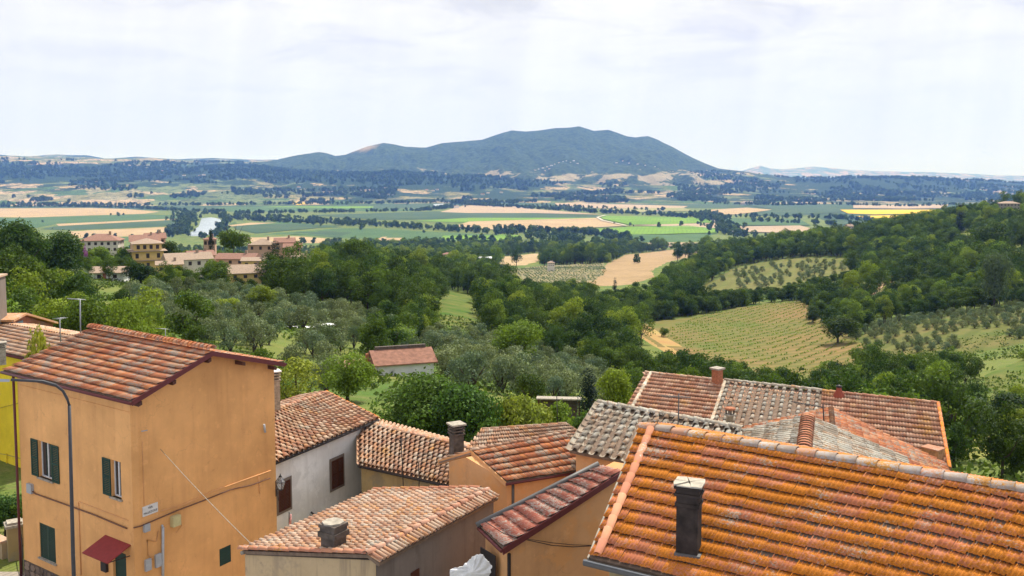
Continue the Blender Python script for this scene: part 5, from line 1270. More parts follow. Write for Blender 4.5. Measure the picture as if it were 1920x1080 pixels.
far_house('pink annexe with a red roof right behind the tall yellow apartment house', 291, 465, 352, 7, 6, 3.8, .5, M_HP, M_HRED, kind='gable', rise=2.0)
t_, O, ax, ay = far_house('white chalet like house with a brick chimney stack and dark balconies', 209, 536, 230, 7.6, 6.5, 3.6, .12, M_HG, M_HTAN, kind='gable', rise=1.3, over=.8, chim=False, cols=2)
b = MB(); b.cbox(O-ax*.6-ay*3.35+Vector((0, 0, 3)), .7, .25, 4.2, .12); b.build('chimney_stack', M_BRK, t_); b = MB(); b.box(O-ax*4.2-ay*4.3+Vector((0, 0, 2.0)), ax*5.5, ay*1.1, Vector((0, 0, .3))); b.build('balcony', M_WIN, t_)
far_house('long low house with a tan roof below the tall yellow apartment house', 352, 500, 275, 13, 7, 2.3, .55, M_HW, M_HTAN, kind='gable', rise=1.9, storeys=1, cols=5)
far_house('small arched tan house at the left end of the low hamlet row', 318, 512, 268, 7, 5, 2.6, .4, M_HY, M_HTAN, kind='gable', rise=1.0, storeys=1)
far_house('red roofed house above the low tan row of the hamlet', 375, 488, 300, 8, 6, 1.6, .6, M_HP, M_HRED, kind='gable', rise=1.6, storeys=1)
far_house('pink fronted house with a low red roof among the trees', 447, 496, 285, 12, 6, 1.9, -.05, M_HP, M_HRED, kind='gable', rise=1.6, storeys=1, cols=4)
far_house('long tan roofed house spreading above the wooded slope', 468, 522, 255, 11, 8, 1.8, .35, M_HY, M_HTAN, kind='gable', rise=2.1, storeys=1, cols=4)
far_house('low yellow annexe with a flat tan roof behind the long tan roofed house', 482, 503, 275, 8, 5, 2.4, .1, M_HY, M_HTAN, kind='gable', rise=.9, storeys=1)
far_house('brown hip roofed house beside the dark cypress', 493, 470, 345, 9.5, 8, 2.4, .05, M_HP, M_HTAN, rise=2.0, storeys=1)
far_house('pink house with two red roofs right of the dark cypress', 534, 468, 340, 7, 6, 2.8, .2, M_HP, M_HRED, kind='gable', rise=1.6)
far_house('red roofed annexe at the right end of the hamlet', 549, 473, 335, 6, 5, 1.8, .2, M_HP, M_HRED, kind='gable', rise=1.4, storeys=1)
far_house('boxy white three storey villa with many small windows', 567, 500, 290, 6.4, 6, 3.2, .25, M_HG, M_HTAN, storeys=2, rise=.9, over=.3, cols=4)
far_house('tiny pale cottage in the trees behind the tall cypress', 394, 462, 330, 4, 4, 2.6, .2, M_HP, M_HRED, rise=.9, storeys=1)
# white house in the olive grove (middle)
t_, O, ax, ay = far_house('white walled house with a flat brown red roof in the olive grove', 752, 726, 112, 7.0, 5.6, 5.0, .34, M_HG, plain('brown red roof', (.25, .125, .085), .95, var=.3, scale=2), kind='gable', rise=1.3, over=.45, storeys=1, cols=9, wins=False, chim=False, zbase=-27.6)
b = MB(); b.box(O-ax*7.2-ay*2.3+Vector((0, 0, -3)), ax*3.7, ay*5, Vector((0, 0, 7.2))); b.build('annexe', M_PLG, t_)
b = MB(); T = O-ax*7.5-ay*2.6+Vector((0, 0, 4.22)); b.box(T, ax*4.1, ay*5.5+Vector((0, 0, .5)), Vector((0, 0, .14))); b.build('annexe_roof', M_HRED, t_)
b = MB(); b.cbox(O-ax*4.2+Vector((0, 0, 5.4)), .4, .4, 1.3, .34); b.build('chimney', M_BRK, t_)
b = MB(); b.box(O-ax*3.2+Vector((0, 0, 6.35)), ax*6.4, ay*.5, Vector((0, 0, .45))); b.build('roof_parapet', M_CON, t_)
for (x_, z_) in ((-1.8, 1.5), (1.6, 1.5)):
    b = MB(); b.box(O+ax*x_-ay*2.85+Vector((0, 0, z_-.5)), ax*.8, ay*.05, Vector((0, 0, 1.1))); b.build('window', M_HG, t_)
# white shed roofs in the grove, pool cover, far sheds
def shed(label, px, py, Y, w, d, h, rz, m, name='shed'):
    p = at(px, py, Y); t = empty(name, (p.x, p.y, p.z-h), label, 'shed'); ax = Vector((cos(rz), sin(rz), 0)); ay = Vector((-sin(rz), cos(rz), 0))
    b = MB(); b.box(p-ax*w/2-ay*d/2, ax*w, ay*d, Vector((0, 0, .12))); b.build('roof', m, t)
    for sx in (-1, 1):
        for sy in (-1, 1):
            b = MB(); b.cbox(p+ax*sx*(w/2-.2)+ay*sy*(d/2-.2)-Vector((0, 0, (h+2)/2)), .15, .15, h+2, rz); b.build('post', M_WOODD, t)
    b = MB(); b.box(p-ax*w*.42+ay*d*.3-Vector((0, 0, h+1)), ax*w*.84, ay*.1, Vector((0, 0, h+.9))); b.build('back_wall', M_CON, t)
shed('long white sheet roof of a shed in the olive grove', 562, 614, 165, 6, 1.8, 1.8, .0, M_WHITE)
shed('slanting white sheet roof beside the long shed in the grove', 611, 609, 165, 4.0, 2.2, 1.8, .25, M_WHITE)
shed('low grey roof with a turquoise cover below the hamlet', 355, 558, 205, 4.6, 3, 1.4, -.2, M_BOX)
shed('narrow silver sheet fence roof behind the yellow green vines', 1048, 748, 84, 4.2, 1.0, 1.4, -.1, M_CON2)
p = at(346, 556, 204.5); b = MB(); b.cbox(p+Vector((0, 0, .2)), 3.0, 2.6, .1); tag(b.build('pool_cover', plain('turquoise sheet', (.10, .38, .42), .5)), 'bright turquoise sheet on the grey roof below the hamlet', 'cover')
p = at(930, 764, 80); b = MB(); rg = random.Random(5)
b = MB(); b.lathe(p-Vector((0, 0, .35)), [(.75, 0), (.62, .30), (.25, .62), (.05, .7)], 9); b.cbox(p+Vector((.7, 0, -.1)), .7, .6, .5, .4)
tag(b.build('tarpaulin', plain('coral red tarpaulin', (.60, .10, .07), .6)), 'coral red tarpaulin heap on the bare soil beside the walnut tree', 'tarpaulin')
far_house('stone villa with a flat roof on the wooded hill at the right edge', 1890, 393, 880, 18, 12, 6, -.2, plain('villa stone', (.30, .27, .22), .9), M_HTAN, rise=2.0, cols=6)
far_house('small pale house on the wooded ridge right of centre', 1592, 432, 880, 6, 5, 4, .3, M_HW, M_HTAN, kind='gable', rise=2)
far_house('tiny white farmhouse among trees beside the far vineyard', 1033, 499, 900, 6, 5, 3.5, .3, M_HW, M_HTAN, rise=1.5)
far_house('white farm shed at the foot of the wooded slope', 910, 490, 900, 12, 7, 3.5, -.1, M_HG, M_HG, kind='gable', rise=1.2, wins=False, chim=False)
far_house('pink cottage at the foot of the wooded slope', 840, 484, 900, 10, 7, 4, .1, M_HP, M_HRED, rise=1.6)
for (px, py, l_) in ((1372, 667, 0),): pass
FG = 'far farmhouses scattered over the valley and hills'
rf_ = random.Random(12); nfar = 0
def far_spot(px, py, hill):
    a, b_ = ratio(px, py)
    for Y in np.exp(np.linspace(np.log(4000), np.log(13000), 500)):
        z = float((hillz if Y > 5150 else height)(np.array([a*Y]), np.array([Y]))[0])
        if 7300 < Y < 13000: z = max(z, float(mountz(np.array([a*Y]), np.array([Y]))[0]) if 380 < px < 1600 else -999)
        if b_*Y < z: return Vector((a*Y, Y, z))
    return None
LMK_FAR = [(1085, 306, 'the village on the long mountain'), (1190, 309, 'the right part of the mountain village'), (1020, 318, 'the left part of the mountain village'), (690, 330, 'the wooded crest left of the mountain'), (45, 320, 'the left end of the hills'), (1345, 400, 'the straight road'), (1650, 385, 'the yellow fields'), (320, 325, 'the middle of the left hills'), (130, 301, 'the top of the left hills'), (575, 355, 'the small yellow field'), (815, 365, 'the far stretch of river'), (1410, 382, 'the sheds at the end of the plain'), (1130, 374, 'the field at the mountain foot'), (915, 363, 'the fields left of the mountain foot')]
fcount = {}
spots = [(35, 321), (42, 323), (55, 319), (85, 317), (290, 315), (305, 322), (335, 328), (345, 330), (150, 300), (185, 302), (375, 331), (382, 329), (112, 301), (700, 334), (722, 355), (730, 354), (675, 326), (800, 358), (812, 359), (820, 357), (1128, 374), (1140, 374), (870, 371), (905, 366), (915, 363), (940, 362), (1003, 320), (1010, 318), (1018, 316), (1026, 313), (1034, 311), (1040, 309), (1048, 306), (1056, 304), (1062, 303), (1070, 305), (1076, 302), (1083, 308), (1030, 318), (1022, 321), (1156, 306), (1168, 304), (1180, 307), (1196, 309), (1210, 312), (1228, 314), (1262, 322), (1395, 380), (1405, 381), (1418, 380), (1430, 382), (1440, 380), (1393, 384), (1500, 378), (1640, 377), (1690, 376), (960, 380), (855, 390), (1232, 404), (560, 352), (590, 349), (640, 356)]
FARH = []; f_mats = [(M_HW, M_HRED), (M_HW, M_HTAN), (M_HG, M_HTAN)]; protos = []
for wm, rm in f_mats:
    b = MB(); b.add([(-8, -5, -3), (8, -5, -3), (8, 5, -3), (-8, 5, -3), (-8, -5, 6), (8, -5, 6), (8, 5, 6), (-8, 5, 6)], [(0, 1, 5, 4), (1, 2, 6, 5), (2, 3, 7, 6), (3, 0, 4, 7)], 0)
    b.add([(-9, -6, 5.7), (9, -6, 5.7), (9, 6, 5.7), (-9, 6, 5.7), (-8, 0, 9), (8, 0, 9)], [(3, 2, 1, 0), (0, 1, 5, 4), (2, 3, 4, 5), (1, 2, 5), (3, 0, 4)], 1)
    me = bpy.data.meshes.new('far_farmhouse'); me.from_pydata(b.v, [], b.f); me.materials.append(wm); me.materials.append(rm); me.polygons.foreach_set('material_index', b.m); protos.append(me)
for i, (px, py) in enumerate(spots):
    p = far_spot(px, py, True)
    if p is None: continue
    o = link('far_farmhouse', protos[rf_.randrange(3)]); s = rf_.uniform(.9, 1.7)*(.62 if 990 < px < 1270 and py < 325 else 1); o.location = p; o.scale = (s*rf_.uniform(.8, 1.6), s, s); o.rotation_euler = (0, 0, rf_.uniform(-.6, .6))
    q_ = min(LMK_FAR, key=lambda c: (c[0]-px)**2+(2*(c[1]-py))**2)[2]; FARH.append((o, q_, px))
for q_ in {f[1] for f in FARH}:
    L_ = sorted([f for f in FARH if f[1] == q_], key=lambda f: f[2])
    for k, f in enumerate(L_): tag(f[0], 'tiny pale farmhouse, %s from the left near %s' % (ordinal(k).replace(' nearest', '').replace('nearest', 'first'), q_), 'farmhouse', FG)

# ================================================================ trees
L_WOOD = foliage('woodland leaves', (.024, .050, .008), (.095, .150, .018), .32, .45)
L_LIGHT = foliage('light green leaves', (.13, .19, .018), (.21, .27, .030), .32)
L_OLIVE = foliage('olive leaves', (.105, .145, .062), (.190, .230, .115), .2, .35)
L_NEAR = foliage('walnut leaves', (.060, .120, .020), (.085, .150, .025), .3, .5)
L_YEL = foliage('yellow green leaves', (.22, .25, .03), (.30, .30, .04), .3, .45)
L_CYP = foliage('cypress leaves', (.014, .030, .012), (.022, .042, .016), .05, .3)
L_PINK = foliage('pink blossom', (.35, .12, .25), (.42, .16, .30), .2, .3)
M_BARK = plain('bark', (.075, .055, .04), .95, var=.3)
def leaves(seed, n, size, style='round', nl=22):
    """crown of unit width made of leaf sprays over uneven lobes; base of the crown at z=0"""
    r = np.random.RandomState(seed); H = {'round': .95, 'tall': 1.5, 'olive': .72, 'cypress': 5.0, 'flat': .5, 'shrub': .6}[style]
    L = []
    for i in range(nl):
        a = r.uniform(0, 2*pi); q = r.uniform(0, 1)**.5; zf = r.uniform(0, 1)
        if style == 'cypress': rad = .36*(1-.85*zf)*1.0; R_ = .16+.12*(1-zf); c = (cos(a)*rad*.5, sin(a)*rad*.5, H*(zf*.93+.02)); R_ = min(R_, .26)
        else:
            env = sqrt(max(.05, 1-(2*zf-.85)**2*.75)) if style != 'flat' else 1
            rad = .38*q*env*r.uniform(.85, 1.15); R_ = r.uniform(.085, .235)*(1.0 if style != 'olive' else .85); c = (cos(a)*rad, sin(a)*rad, H*(.16+.66*zf))
        L.append((*c, R_))
    L = np.array(L); w = L[:, 3]**2; k = r.choice(len(L), n, p=w/w.sum())
    d = r.normal(size=(n, 3)); d[:, 2] = d[:, 2]*.9+.25; d /= np.linalg.norm(d, axis=1)[:, None]
    rr = L[k, 3]*np.where(r.uniform(size=n) < .80, r.uniform(.80, 1.12, n), np.where(r.uniform(size=n) < .4, r.uniform(1.1, 1.42, n), r.uniform(.3, .85, n)))
    P = L[k, :3]+d*rr[:, None]*np.array([1, 1, .85])
    if style == 'cypress': P = L[k, :3]+d*rr[:, None]*np.array([1, 1, 1.6])
    nrm = d+r.normal(size=(n, 3))*.55; nrm /= np.linalg.norm(nrm, axis=1)[:, None]
    t1 = np.cross(nrm, r.normal(size=(n, 3))); t1 /= np.linalg.norm(t1, axis=1)[:, None]; t2 = np.cross(nrm, t1)
    s = size*r.uniform(.6, 1.35, n)[:, None]; bend = nrm*s*.18
    V = np.stack([P-t1*s, P-t2*s*.62+bend, P+t1*s, P+t2*s*.62+bend], 1).reshape(-1, 3); F_ = np.arange(4*n).reshape(n, 4)
    return V, F_, L
def crown_mesh(name, seed, n, size, style, mat, nl=22):
    V, F_, L = leaves(seed, n, size, style, nl); return np_mesh(name, V, F_, mat)
def trunk_mesh(name, seed, style):
    r = random.Random(seed); b = MB(); hgt = {'round': .42, 'tall': .6, 'olive': .30, 'cypress': .6, 'flat': .6, 'shrub': .2}[style]; lo = -.35 if style != 'olive' else -.22
    t0 = .035 if style != 'olive' else .045
    b.tube([(0, 0, lo-.25), (.01, .0, lo+.1), (r.uniform(-.03, .03), r.uniform(-.03, .03), hgt*.5), (r.uniform(-.04, .04), 0, hgt)], t0, 6, r2=t0*.5)
    for i in range(4):
        a = i*pi/2+r.uniform(-.5, .5); b.tube([(0, 0, (lo+.12 if style == 'olive' else hgt*.3)), (cos(a)*.14, sin(a)*.14, hgt*.5+.03), (cos(a)*.28, sin(a)*.28, hgt+.08)], t0*.5, 5, r2=t0*.2)
    me = bpy.data.meshes.new(name); me.from_pydata(b.v, [], b.f); me.materials.append(M_BARK); return me
PW = [crown_mesh('crown', 100+i, 2600, .028, 'round' if i % 3 else 'tall', L_WOOD if i < 5 else L_LIGHT, (26, 14, 30, 20, 11, 24, 16)[i]) for i in range(7)]
PO = [crown_mesh('crown', 200+i, 1700, .026, 'olive', L_OLIVE, 18) for i in range(4)]
TW = [trunk_mesh('trunk', i, 'round') for i in range(2)]; TO = [trunk_mesh('trunk', 10+i, 'olive') for i in range(3)]
PF = [crown_mesh('crown', 300+i, 420, .075, 'round', L_WOOD, 9) for i in range(3)]
PC = crown_mesh('crown', 400, 1800, .05, 'cypress', L_CYP, 30)
# --- where what grows (outlines over the ground as the photograph shows it)
OLIVE_AREAS = [
 [(230, 560), (400, 545), (560, 575), (690, 590), (740, 640), (640, 700), (520, 690), (300, 640)],
 [(40, 520), (140, 510), (160, 545), (60, 560)],
 [(740, 660), (860, 630), (960, 655), (1080, 690), (1190, 735), (1190, 760), (1100, 760), (960, 748), (850, 742), (720, 700)],
 [(300, 640), (520, 690), (560, 760), (700, 760), (690, 700), (640, 690)]]
GROVE = [(1590, 640), (1640, 610), (1760, 594), (1905, 573), (1990, 578), (1990, 636), (1800, 660), (1660, 664)]
ORCH = [(1345, 528), (1380, 508), (1430, 497), (1500, 492), (1570, 496), (1600, 500), (1560, 522), (1460, 540), (1370, 550)]
ORCH2 = [(1200, 566), (1260, 555), (1340, 538), (1345, 548), (1240, 568)]
NEARO = [(800, 650), (960, 655), (1080, 690), (1150, 720), (1080, 745), (940, 740), (820, 700)]
KEEP = [P for m, P, _ in NEARF if P[0][0] not in (830, 180)]
KEEPV = [
 [(920, 484), (1010, 474), (1005, 492), (960, 500), (925, 496)], [(940, 508), (1000, 502), (1133, 496), (1140, 512), (1110, 528), (1020, 535)],
 [(1133, 502), (1245, 472), (1334, 462), (1250, 492), (1228, 518), (1170, 533), (1090, 534)],
 [(1335, 520), (1370, 504), (1420, 493), (1500, 484), (1590, 485), (1612, 500), (1560, 516), (1460, 534), (1370, 542), (1300, 550)],
 [(1170, 612), (1230, 602), (1400, 577), (1515, 562), (1530, 590), (1590, 630), (1610, 650), (1560, 664), (1500, 690), (1450, 684), (1330, 656), (1290, 644), (1225, 642)],
 [(1600, 545), (1700, 520), (1722, 526), (1610, 552)], GROVE,
 [(1800, 700), (1990, 655), (1990, 730), (1850, 720)], [(1805, 815), (1890, 822), (1885, 850), (1805, 852)],
 [(835, 548), (880, 556), (893, 600), (870, 618), (818, 612)], [(905, 750), (985, 752), (980, 775), (905, 775)], NEARO,
 [(640, 640), (810, 640), (805, 700), (640, 705)], [(172, 502), (244, 500), (244, 538), (174, 538)], [(252, 448), (302, 448), (302, 494), (262, 490)], [(335, 484), (395, 478), (395, 490), (335, 496)],
 [(445, 500), (495, 498), (490, 510), (440, 514)], [(548, 480), (588, 480), (588, 494), (548, 494)], [(475, 456), (555, 454), (555, 464), (475, 464)], [(160, 448), (220, 448), (220, 460), (160, 460)],
 [(535, 606), (635, 603), (635, 617), (535, 618)], [(1000, 745), (1090, 745), (1090, 760), (1000, 760)], [(330, 545), (372, 545), (372, 562), (330, 562)], [(1870, 378), (1910, 378), (1910, 393), (1870, 393)], [(360, 408), (418, 408), (410, 438), (358, 440)]]
def keep_clear(px, py, top, hw=0., skip=None):
    for ki, P in enumerate(KEEPV):
        if P is skip: continue
        a = top*.92+py*.08 if ki in (2, 3, 4) or max(q[0] for q in P) < 500 or P[0] == (640, 640) else top*.70+py*.30
        st = ki in (2, 3, 4) or max(q[0] for q in P) < 500 or P[0] == (640, 640); b_ = top*.7+py*.3 if st else (top+py)/2
        if inpoly(np.array([px, px, px-hw, px+hw]), np.array([a, (top+py)/2, b_, b_]), P).any(): return True
    return False
def jitter_grid(y0, y1, sp, seed):
    r = np.random.RandomState(seed); X = []; Yy = []
    y = y0
    while y < y1:
        w = y*1.35/2+20; n = int(2*w/sp); xs = np.linspace(-w, w, n)+r.uniform(-.42, .42, n)*sp; X.append(xs); Yy.append(y+r.uniform(-.42, .42, n)*sp); y += sp
    return np.concatenate(X), np.concatenate(Yy)
def inany(px, py, polys):
    m = np.zeros(len(px), bool)
    for P in polys: m |= inpoly(px, py, P)
    return m
def gproj(X, Y): Z = height(X, Y); px, py = proj(X, Y, Z); return Z, px, py
TREES = []     # (kind, x, y, z, width, height scale, proto)
OL = []
rt = np.random.RandomState(5)
FIELDS = [P for m, P, _ in NEARF]
# woods
for y0, y1, sp, wmin, wmax in ((72, 190, 4.8, 3.8, 6.8), (190, 420, 5.8, 5.0, 8.6), (420, 1000, 8.2, 8, 12.5), (1000, 1900, 14, 12, 18)):
    X, Y = jitter_grid(y0, y1, sp, int(y0)); Z, px, py = gproj(X, Y)
    w = rt.uniform(wmin, wmax, len(X)); clump = fbm(X/45, Y/45, 3, 77); w *= .72+.6*clump
    ok = ~inany(px, py, FIELDS) & ~inany(px, py, OLIVE_AREAS)
    # thinner cover: gardens round the hamlet, open scrub on the lower right slope, shrubs close to the village
    thin = inpoly(px, py, [(60, 455), (600, 455), (600, 520), (500, 545), (430, 585), (300, 585), (60, 570)])
    scrub = inpoly(px, py, [(1790, 690), (1990, 640), (1990, 900), (1780, 900)])
    pale = inpoly(px, py, [(1650, 400), (1990, 380), (1990, 520), (1800, 520)])
    u = rt.uniform(size=len(X)); ok &= ~(thin & (u < .10)) & ~(scrub & (u < .55)); ok &= ~(pale & (clump < .47))
    near = (Y < 105) & (px > 60) & (px < 1250); ok &= ~(near & (u < .6))
    w = np.where(near | scrub, w*.66, w)
    w = np.where(thin, w*.56, w)
    KK = np.where(rt.uniform(size=len(X)) < np.where(scrub | near, .4, .12), 5+rt.randint(2, size=len(X)), rt.randint(5, size=len(X)))
    lt_ = (px < 320) & (Y < 110) & (rt.uniform(size=len(X)) < .5); KK = np.where(lt_, 5+rt.randint(2, size=len(X)), KK)
    for i in np.where(ok)[0]:
        Hh = w[i]*(1.55 if KK[i] % 3 == 0 else 1.08)+min(.35*w[i], 2.2)*.6; tx, ty = proj(X[i], Y[i], Z[i]+Hh)
        if -60 < px[i] < 1980 and keep_clear(px[i], py[i], ty, w[i]*.36/Y[i]*F): continue
        if 1180 < px[i] < 1560 and Y[i] < 130 and ty < 700: continue
        if 1560 <= px[i] < 1800 and Y[i] < 130 and ty < 672: continue
        if 540 < px[i] < 1250 and Y[i] < 92: continue
        k = int(KK[i])
        TREES.append((X[i], Y[i], Z[i], w[i], k, px[i], py[i], scrub[i]))
# hedges between the fields, set along their lines on the ground
for pl, wd_, sp_ in (([(985, 606), (1100, 608), (1230, 599), (1320, 586), (1420, 569), (1520, 556)], 7.5, 1.7), ([(1060, 592), (1180, 588), (1300, 574), (1400, 562)], 6.5, 2.6), ([(1500, 556), (1530, 590), (1570, 625)], 6.5, 6), ([(1400, 556), (1460, 550), (1560, 530), (1620, 510)], 4.6, 2.6), ([(1600, 560), (1680, 543), (1740, 525)], 5, 6)):
    G = [ground(*q) for q in pl]
    for a_, b_ in zip(G[:-1], G[1:]):
        for k in range(int((b_-a_).length/sp_)+1):
            q = a_.lerp(b_, rt.uniform())+Vector((rt.normal()*1.5, rt.normal()*1.5, 0)); z_ = h1(q.x, q.y); u_, v_ = proj(q.x, q.y, z_); kk = int(rt.randint(5)); kk = kk+1 if kk % 3 == 0 and kk < 4 else kk
            TREES.append((q.x, q.y, z_, wd_*rt.uniform(.7, 1.2), kk, u_, v_, 1))
# olives
X, Y = jitter_grid(76, 260, 4.7, 91); Z, px, py = gproj(X, Y); ok = inany(px, py, OLIVE_AREAS)
for i in np.where(ok)[0]:
    w = rt.uniform(3.2, 5.2); tx, ty = proj(X[i], Y[i], Z[i]+w*.8)
    if keep_clear(px[i], py[i], ty, w*.36/Y[i]*F, NEARO) or rt.uniform() < .10: continue
    OL.append((X[i], Y[i], Z[i], w, rt.randint(4), px[i], py[i], 0))
def rows_in(P, sp_a, sp_b, ang, jit, seed):
    G = [ground(*q) for q in P]; xs = [g.x for g in G]; ys = [g.y for g in G]; r = np.random.RandomState(seed)
    cx, cy = np.mean(xs), np.mean(ys); R_ = max(max(xs)-min(xs), max(ys)-min(ys)); a = np.arange(-R_, R_, sp_a); b_ = np.arange(-R_, R_, sp_b); A_, B_ = np.meshgrid(a, b_); A_ = A_.ravel(); B_ = B_.ravel()
    X = cx+A_*cos(ang)-B_*sin(ang)+r.uniform(-jit, jit, len(A_)); Y = cy+A_*sin(ang)+B_*cos(ang)+r.uniform(-jit, jit, len(A_))
    m = inpoly(X, Y, list(zip(xs, ys))) & (Y > 30); X, Y = X[m], Y[m]; Z, px, py = gproj(X, Y); return X, Y, Z, px, py
for P, sa, sb, ang, w0, sd, zn in ((GROVE, 5.0, 4.9, .12, 3.3, 1, 1), (ORCH, 11, 12, .22, 5.2, 2, 2), (ORCH2, 11, 10, .35, 4.0, 3, 2)):
    X, Y, Z, px, py = rows_in(P, sa, sb, ang, 1.1, sd)
    for i in range(len(X)):
        if zn == 2 and rt.uniform() < .3: continue
        if zn == 1 and (rt.uniform() < .14 or fbm(X[i:i+1]/22, Y[i:i+1]/22, 2, 8)[0] < .27): continue
        OL.append((X[i], Y[i], Z[i], w0*rt.uniform(.8, 1.2), rt.randint(4), px[i], py[i], zn))
def area_name(px, py):
    if py > 700 and px > 1200: return 'on the green slope at the lower right'
    if px < 330 and py < 560: return 'on the far left beside the hamlet'
    if px < 620 and py < 560: return 'among the hamlet houses'
    if px < 330: return 'behind the roofs at the left'
    if px < 900: return 'on the wooded slope below the hamlet' if py < 640 else 'between the village roofs and the grove'
    if px < 1250: return 'in the wooded hollow at the centre' if py < 660 else 'just beyond the grey tiled roof'
    return 'in the woods right of the vineyard' if py < 640 else 'in the dark woods behind the big back roof'
LMK = [(40, 440, 'the tallest tree at the left edge'), (112, 445, 'the dark rounded tree left of the hamlet'), (160, 590, 'the wide tree behind the orange house'), (210, 525, 'the white chalet house'),
 (275, 480, 'the tall yellow apartment house'), (350, 560, 'the turquoise sheet'), (395, 455, 'the narrow cypress by the river'), (470, 510, 'the long tan roofed house'), (515, 480, 'the broad dark cypress'),
 (567, 492, 'the boxy white villa'), (492, 560, 'the pale lone tree below the hamlet'), (585, 612, 'the long white shed'), (672, 470, 'the tall round tree by the plain'), (740, 680, 'the white walled house'),
 (650, 680, 'the bright bush left of the white walled house'), (795, 575, 'the small central meadow'), (560, 690, 'the yellow airy tree'), (965, 625, 'the yellowish tree of the hollow'), (935, 760, 'the red tarpaulin'),
 (1103, 720, 'the narrow conical tree'), (1150, 710, 'the feathery shrub by the back roof'), (1245, 620, 'the lone tree in the reddish grass'), (1365, 715, 'the brick chimney on the ridge'), (1592, 735, 'the dark red roof vent'),
 (1572, 630, 'the leafy tree at the vineyard corner'), (1760, 760, 'the right corner of the back roof'), (1822, 775, 'the silver grey bush'), (1868, 490, 'the pale silvery tree'), (1858, 435, 'the umbrella shaped oak'),
 (1480, 510, 'the middle of the upper orchard'), (1700, 640, 'the left end of the grove'), (1850, 610, 'the right end of the grove'), (1400, 620, 'the middle of the vineyard'), (1890, 750, 'the dark tree at the right edge'), (1850, 700, 'the bright green meadow')]
def name_by_landmark(recs, word):
    best = {}; out = [None]*len(recs)
    for i, r in enumerate(recs):
        _, ppy = proj(r[0], r[1], r[2]+r[3]*.5); d = [((r[5]-x)**2+((ppy-y)*1.5)**2, j) for j, (x, y, q) in enumerate(LMK)]; dd, j = min(d); best.setdefault((j, word(r)), []).append((dd, i))
    for (j, w), L in best.items():
        for k, (dd, i) in enumerate(sorted(L)): out[i] = '%s, %s to %s' % (w, ordinal(k), LMK[j][2])
    return out
def place(kind, rec, crowns, trunks, name, cat, label, group):
    X, Y, Z, w, k, px, py, zn = rec; hs = rt.uniform(.9, 1.15)
    low = .35*w if kind == 'w' else .22*w
    low = min(low, 2.2)
    t = bpy.data.objects.new(name, None); t.empty_display_size = .5; COL.objects.link(t); t.location = (X, Y, Z)
    tag(t, label, cat, group)
    rz = rt.uniform(0, 2*pi)
    c = link('crown', crowns[k], t); c.location = (0, 0, low*(.15 if zn == 1 and kind == 'w' else .6)); c.rotation_euler = (0, 0, rz); c.scale = (w, w, w*hs)
    tr = link('trunk', trunks[k % len(trunks)], t); tr.location = (0, 0, low*.6); tr.rotation_euler = (0, 0, rz); tr.scale = (w, w, w*hs)
    return t, c, tr
def split300(recs):
    vis = [r for r in recs if -20 < r[5] < 1940 and r[6] < 1000]; vis.sort(key=lambda r: -r[3]/r[1]); own = vis[:298]; ids = {id(r) for r in own}
    return own, [r for r in recs if id(r) not in ids]
def scatter(name, recs, crowns, trunks, label, kindw):
    """everything past the limit, as one object instancing the crowns and trunks of the trees above"""
    n = len(recs); V = np.array([(r[0], r[1], r[2]) for r in recs]); w = np.array([r[3] for r in recs]); low = np.minimum(w*(.35 if kindw else .22), 2.2)*(np.where(np.array([bool(r[7]) for r in recs]), .15, .6) if kindw else .6)
    V[:, 2] += low
    me = bpy.data.meshes.new(name); me.vertices.add(n); me.vertices.foreach_set('co', V.astype(np.float32).ravel())
    for an, ty, d in (('sc', 'FLOAT', w.astype(np.float32)), ('pk', 'INT', np.array([r[4] for r in recs], dtype=np.int32)), ('rt', 'FLOAT', NR.uniform(0, 6.28, n).astype(np.float32))):
        A = me.attributes.new(an, ty, 'POINT'); A.data.foreach_set('value', d)
    o = link(name, me); tag(o, label, None, None, 'stuff')
    g = bpy.data.node_groups.new(name, 'GeometryNodeTree'); g.interface.new_socket('Geometry', in_out='INPUT', socket_type='NodeSocketGeometry'); g.interface.new_socket('Geometry', in_out='OUTPUT', socket_type='NodeSocketGeometry')
    gi = g.nodes.new('NodeGroupInput'); go = g.nodes.new('NodeGroupOutput')
    def named(a, ty): x = g.nodes.new('GeometryNodeInputNamedAttribute'); x.data_type = ty; x.inputs['Name'].default_value = a; return x.outputs['Attribute']
    cbn = g.nodes.new('ShaderNodeCombineXYZ'); g.links.new(named('rt', 'FLOAT'), cbn.inputs[2]); outj = g.nodes.new('GeometryNodeJoinGeometry')
    for objs in (crowns, trunks):
        if not objs: continue
        jn = g.nodes.new('GeometryNodeJoinGeometry')
        for ob in reversed(objs):
            oi = g.nodes.new('GeometryNodeObjectInfo'); oi.transform_space = 'ORIGINAL'; oi.inputs['Object'].default_value = ob; oi.inputs['As Instance'].default_value = True
            g.links.new(oi.outputs['Geometry'], jn.inputs[0])
        ip = g.nodes.new('GeometryNodeInstanceOnPoints'); g.links.new(gi.outputs[0], ip.inputs['Points']); g.links.new(jn.outputs[0], ip.inputs['Instance']); ip.inputs['Pick Instance'].default_value = True
        g.links.new(named('pk', 'INT'), ip.inputs['Instance Index']); g.links.new(cbn.outputs[0], ip.inputs['Rotation']); g.links.new(named('sc', 'FLOAT'), ip.inputs['Scale']); g.links.new(ip.outputs[0], outj.inputs[0])
    g.links.new(outj.outputs[0], go.inputs[0]); md = o.modifiers.new('scatter', 'NODES'); md.node_group = g; return o
own, rest = split300(TREES)
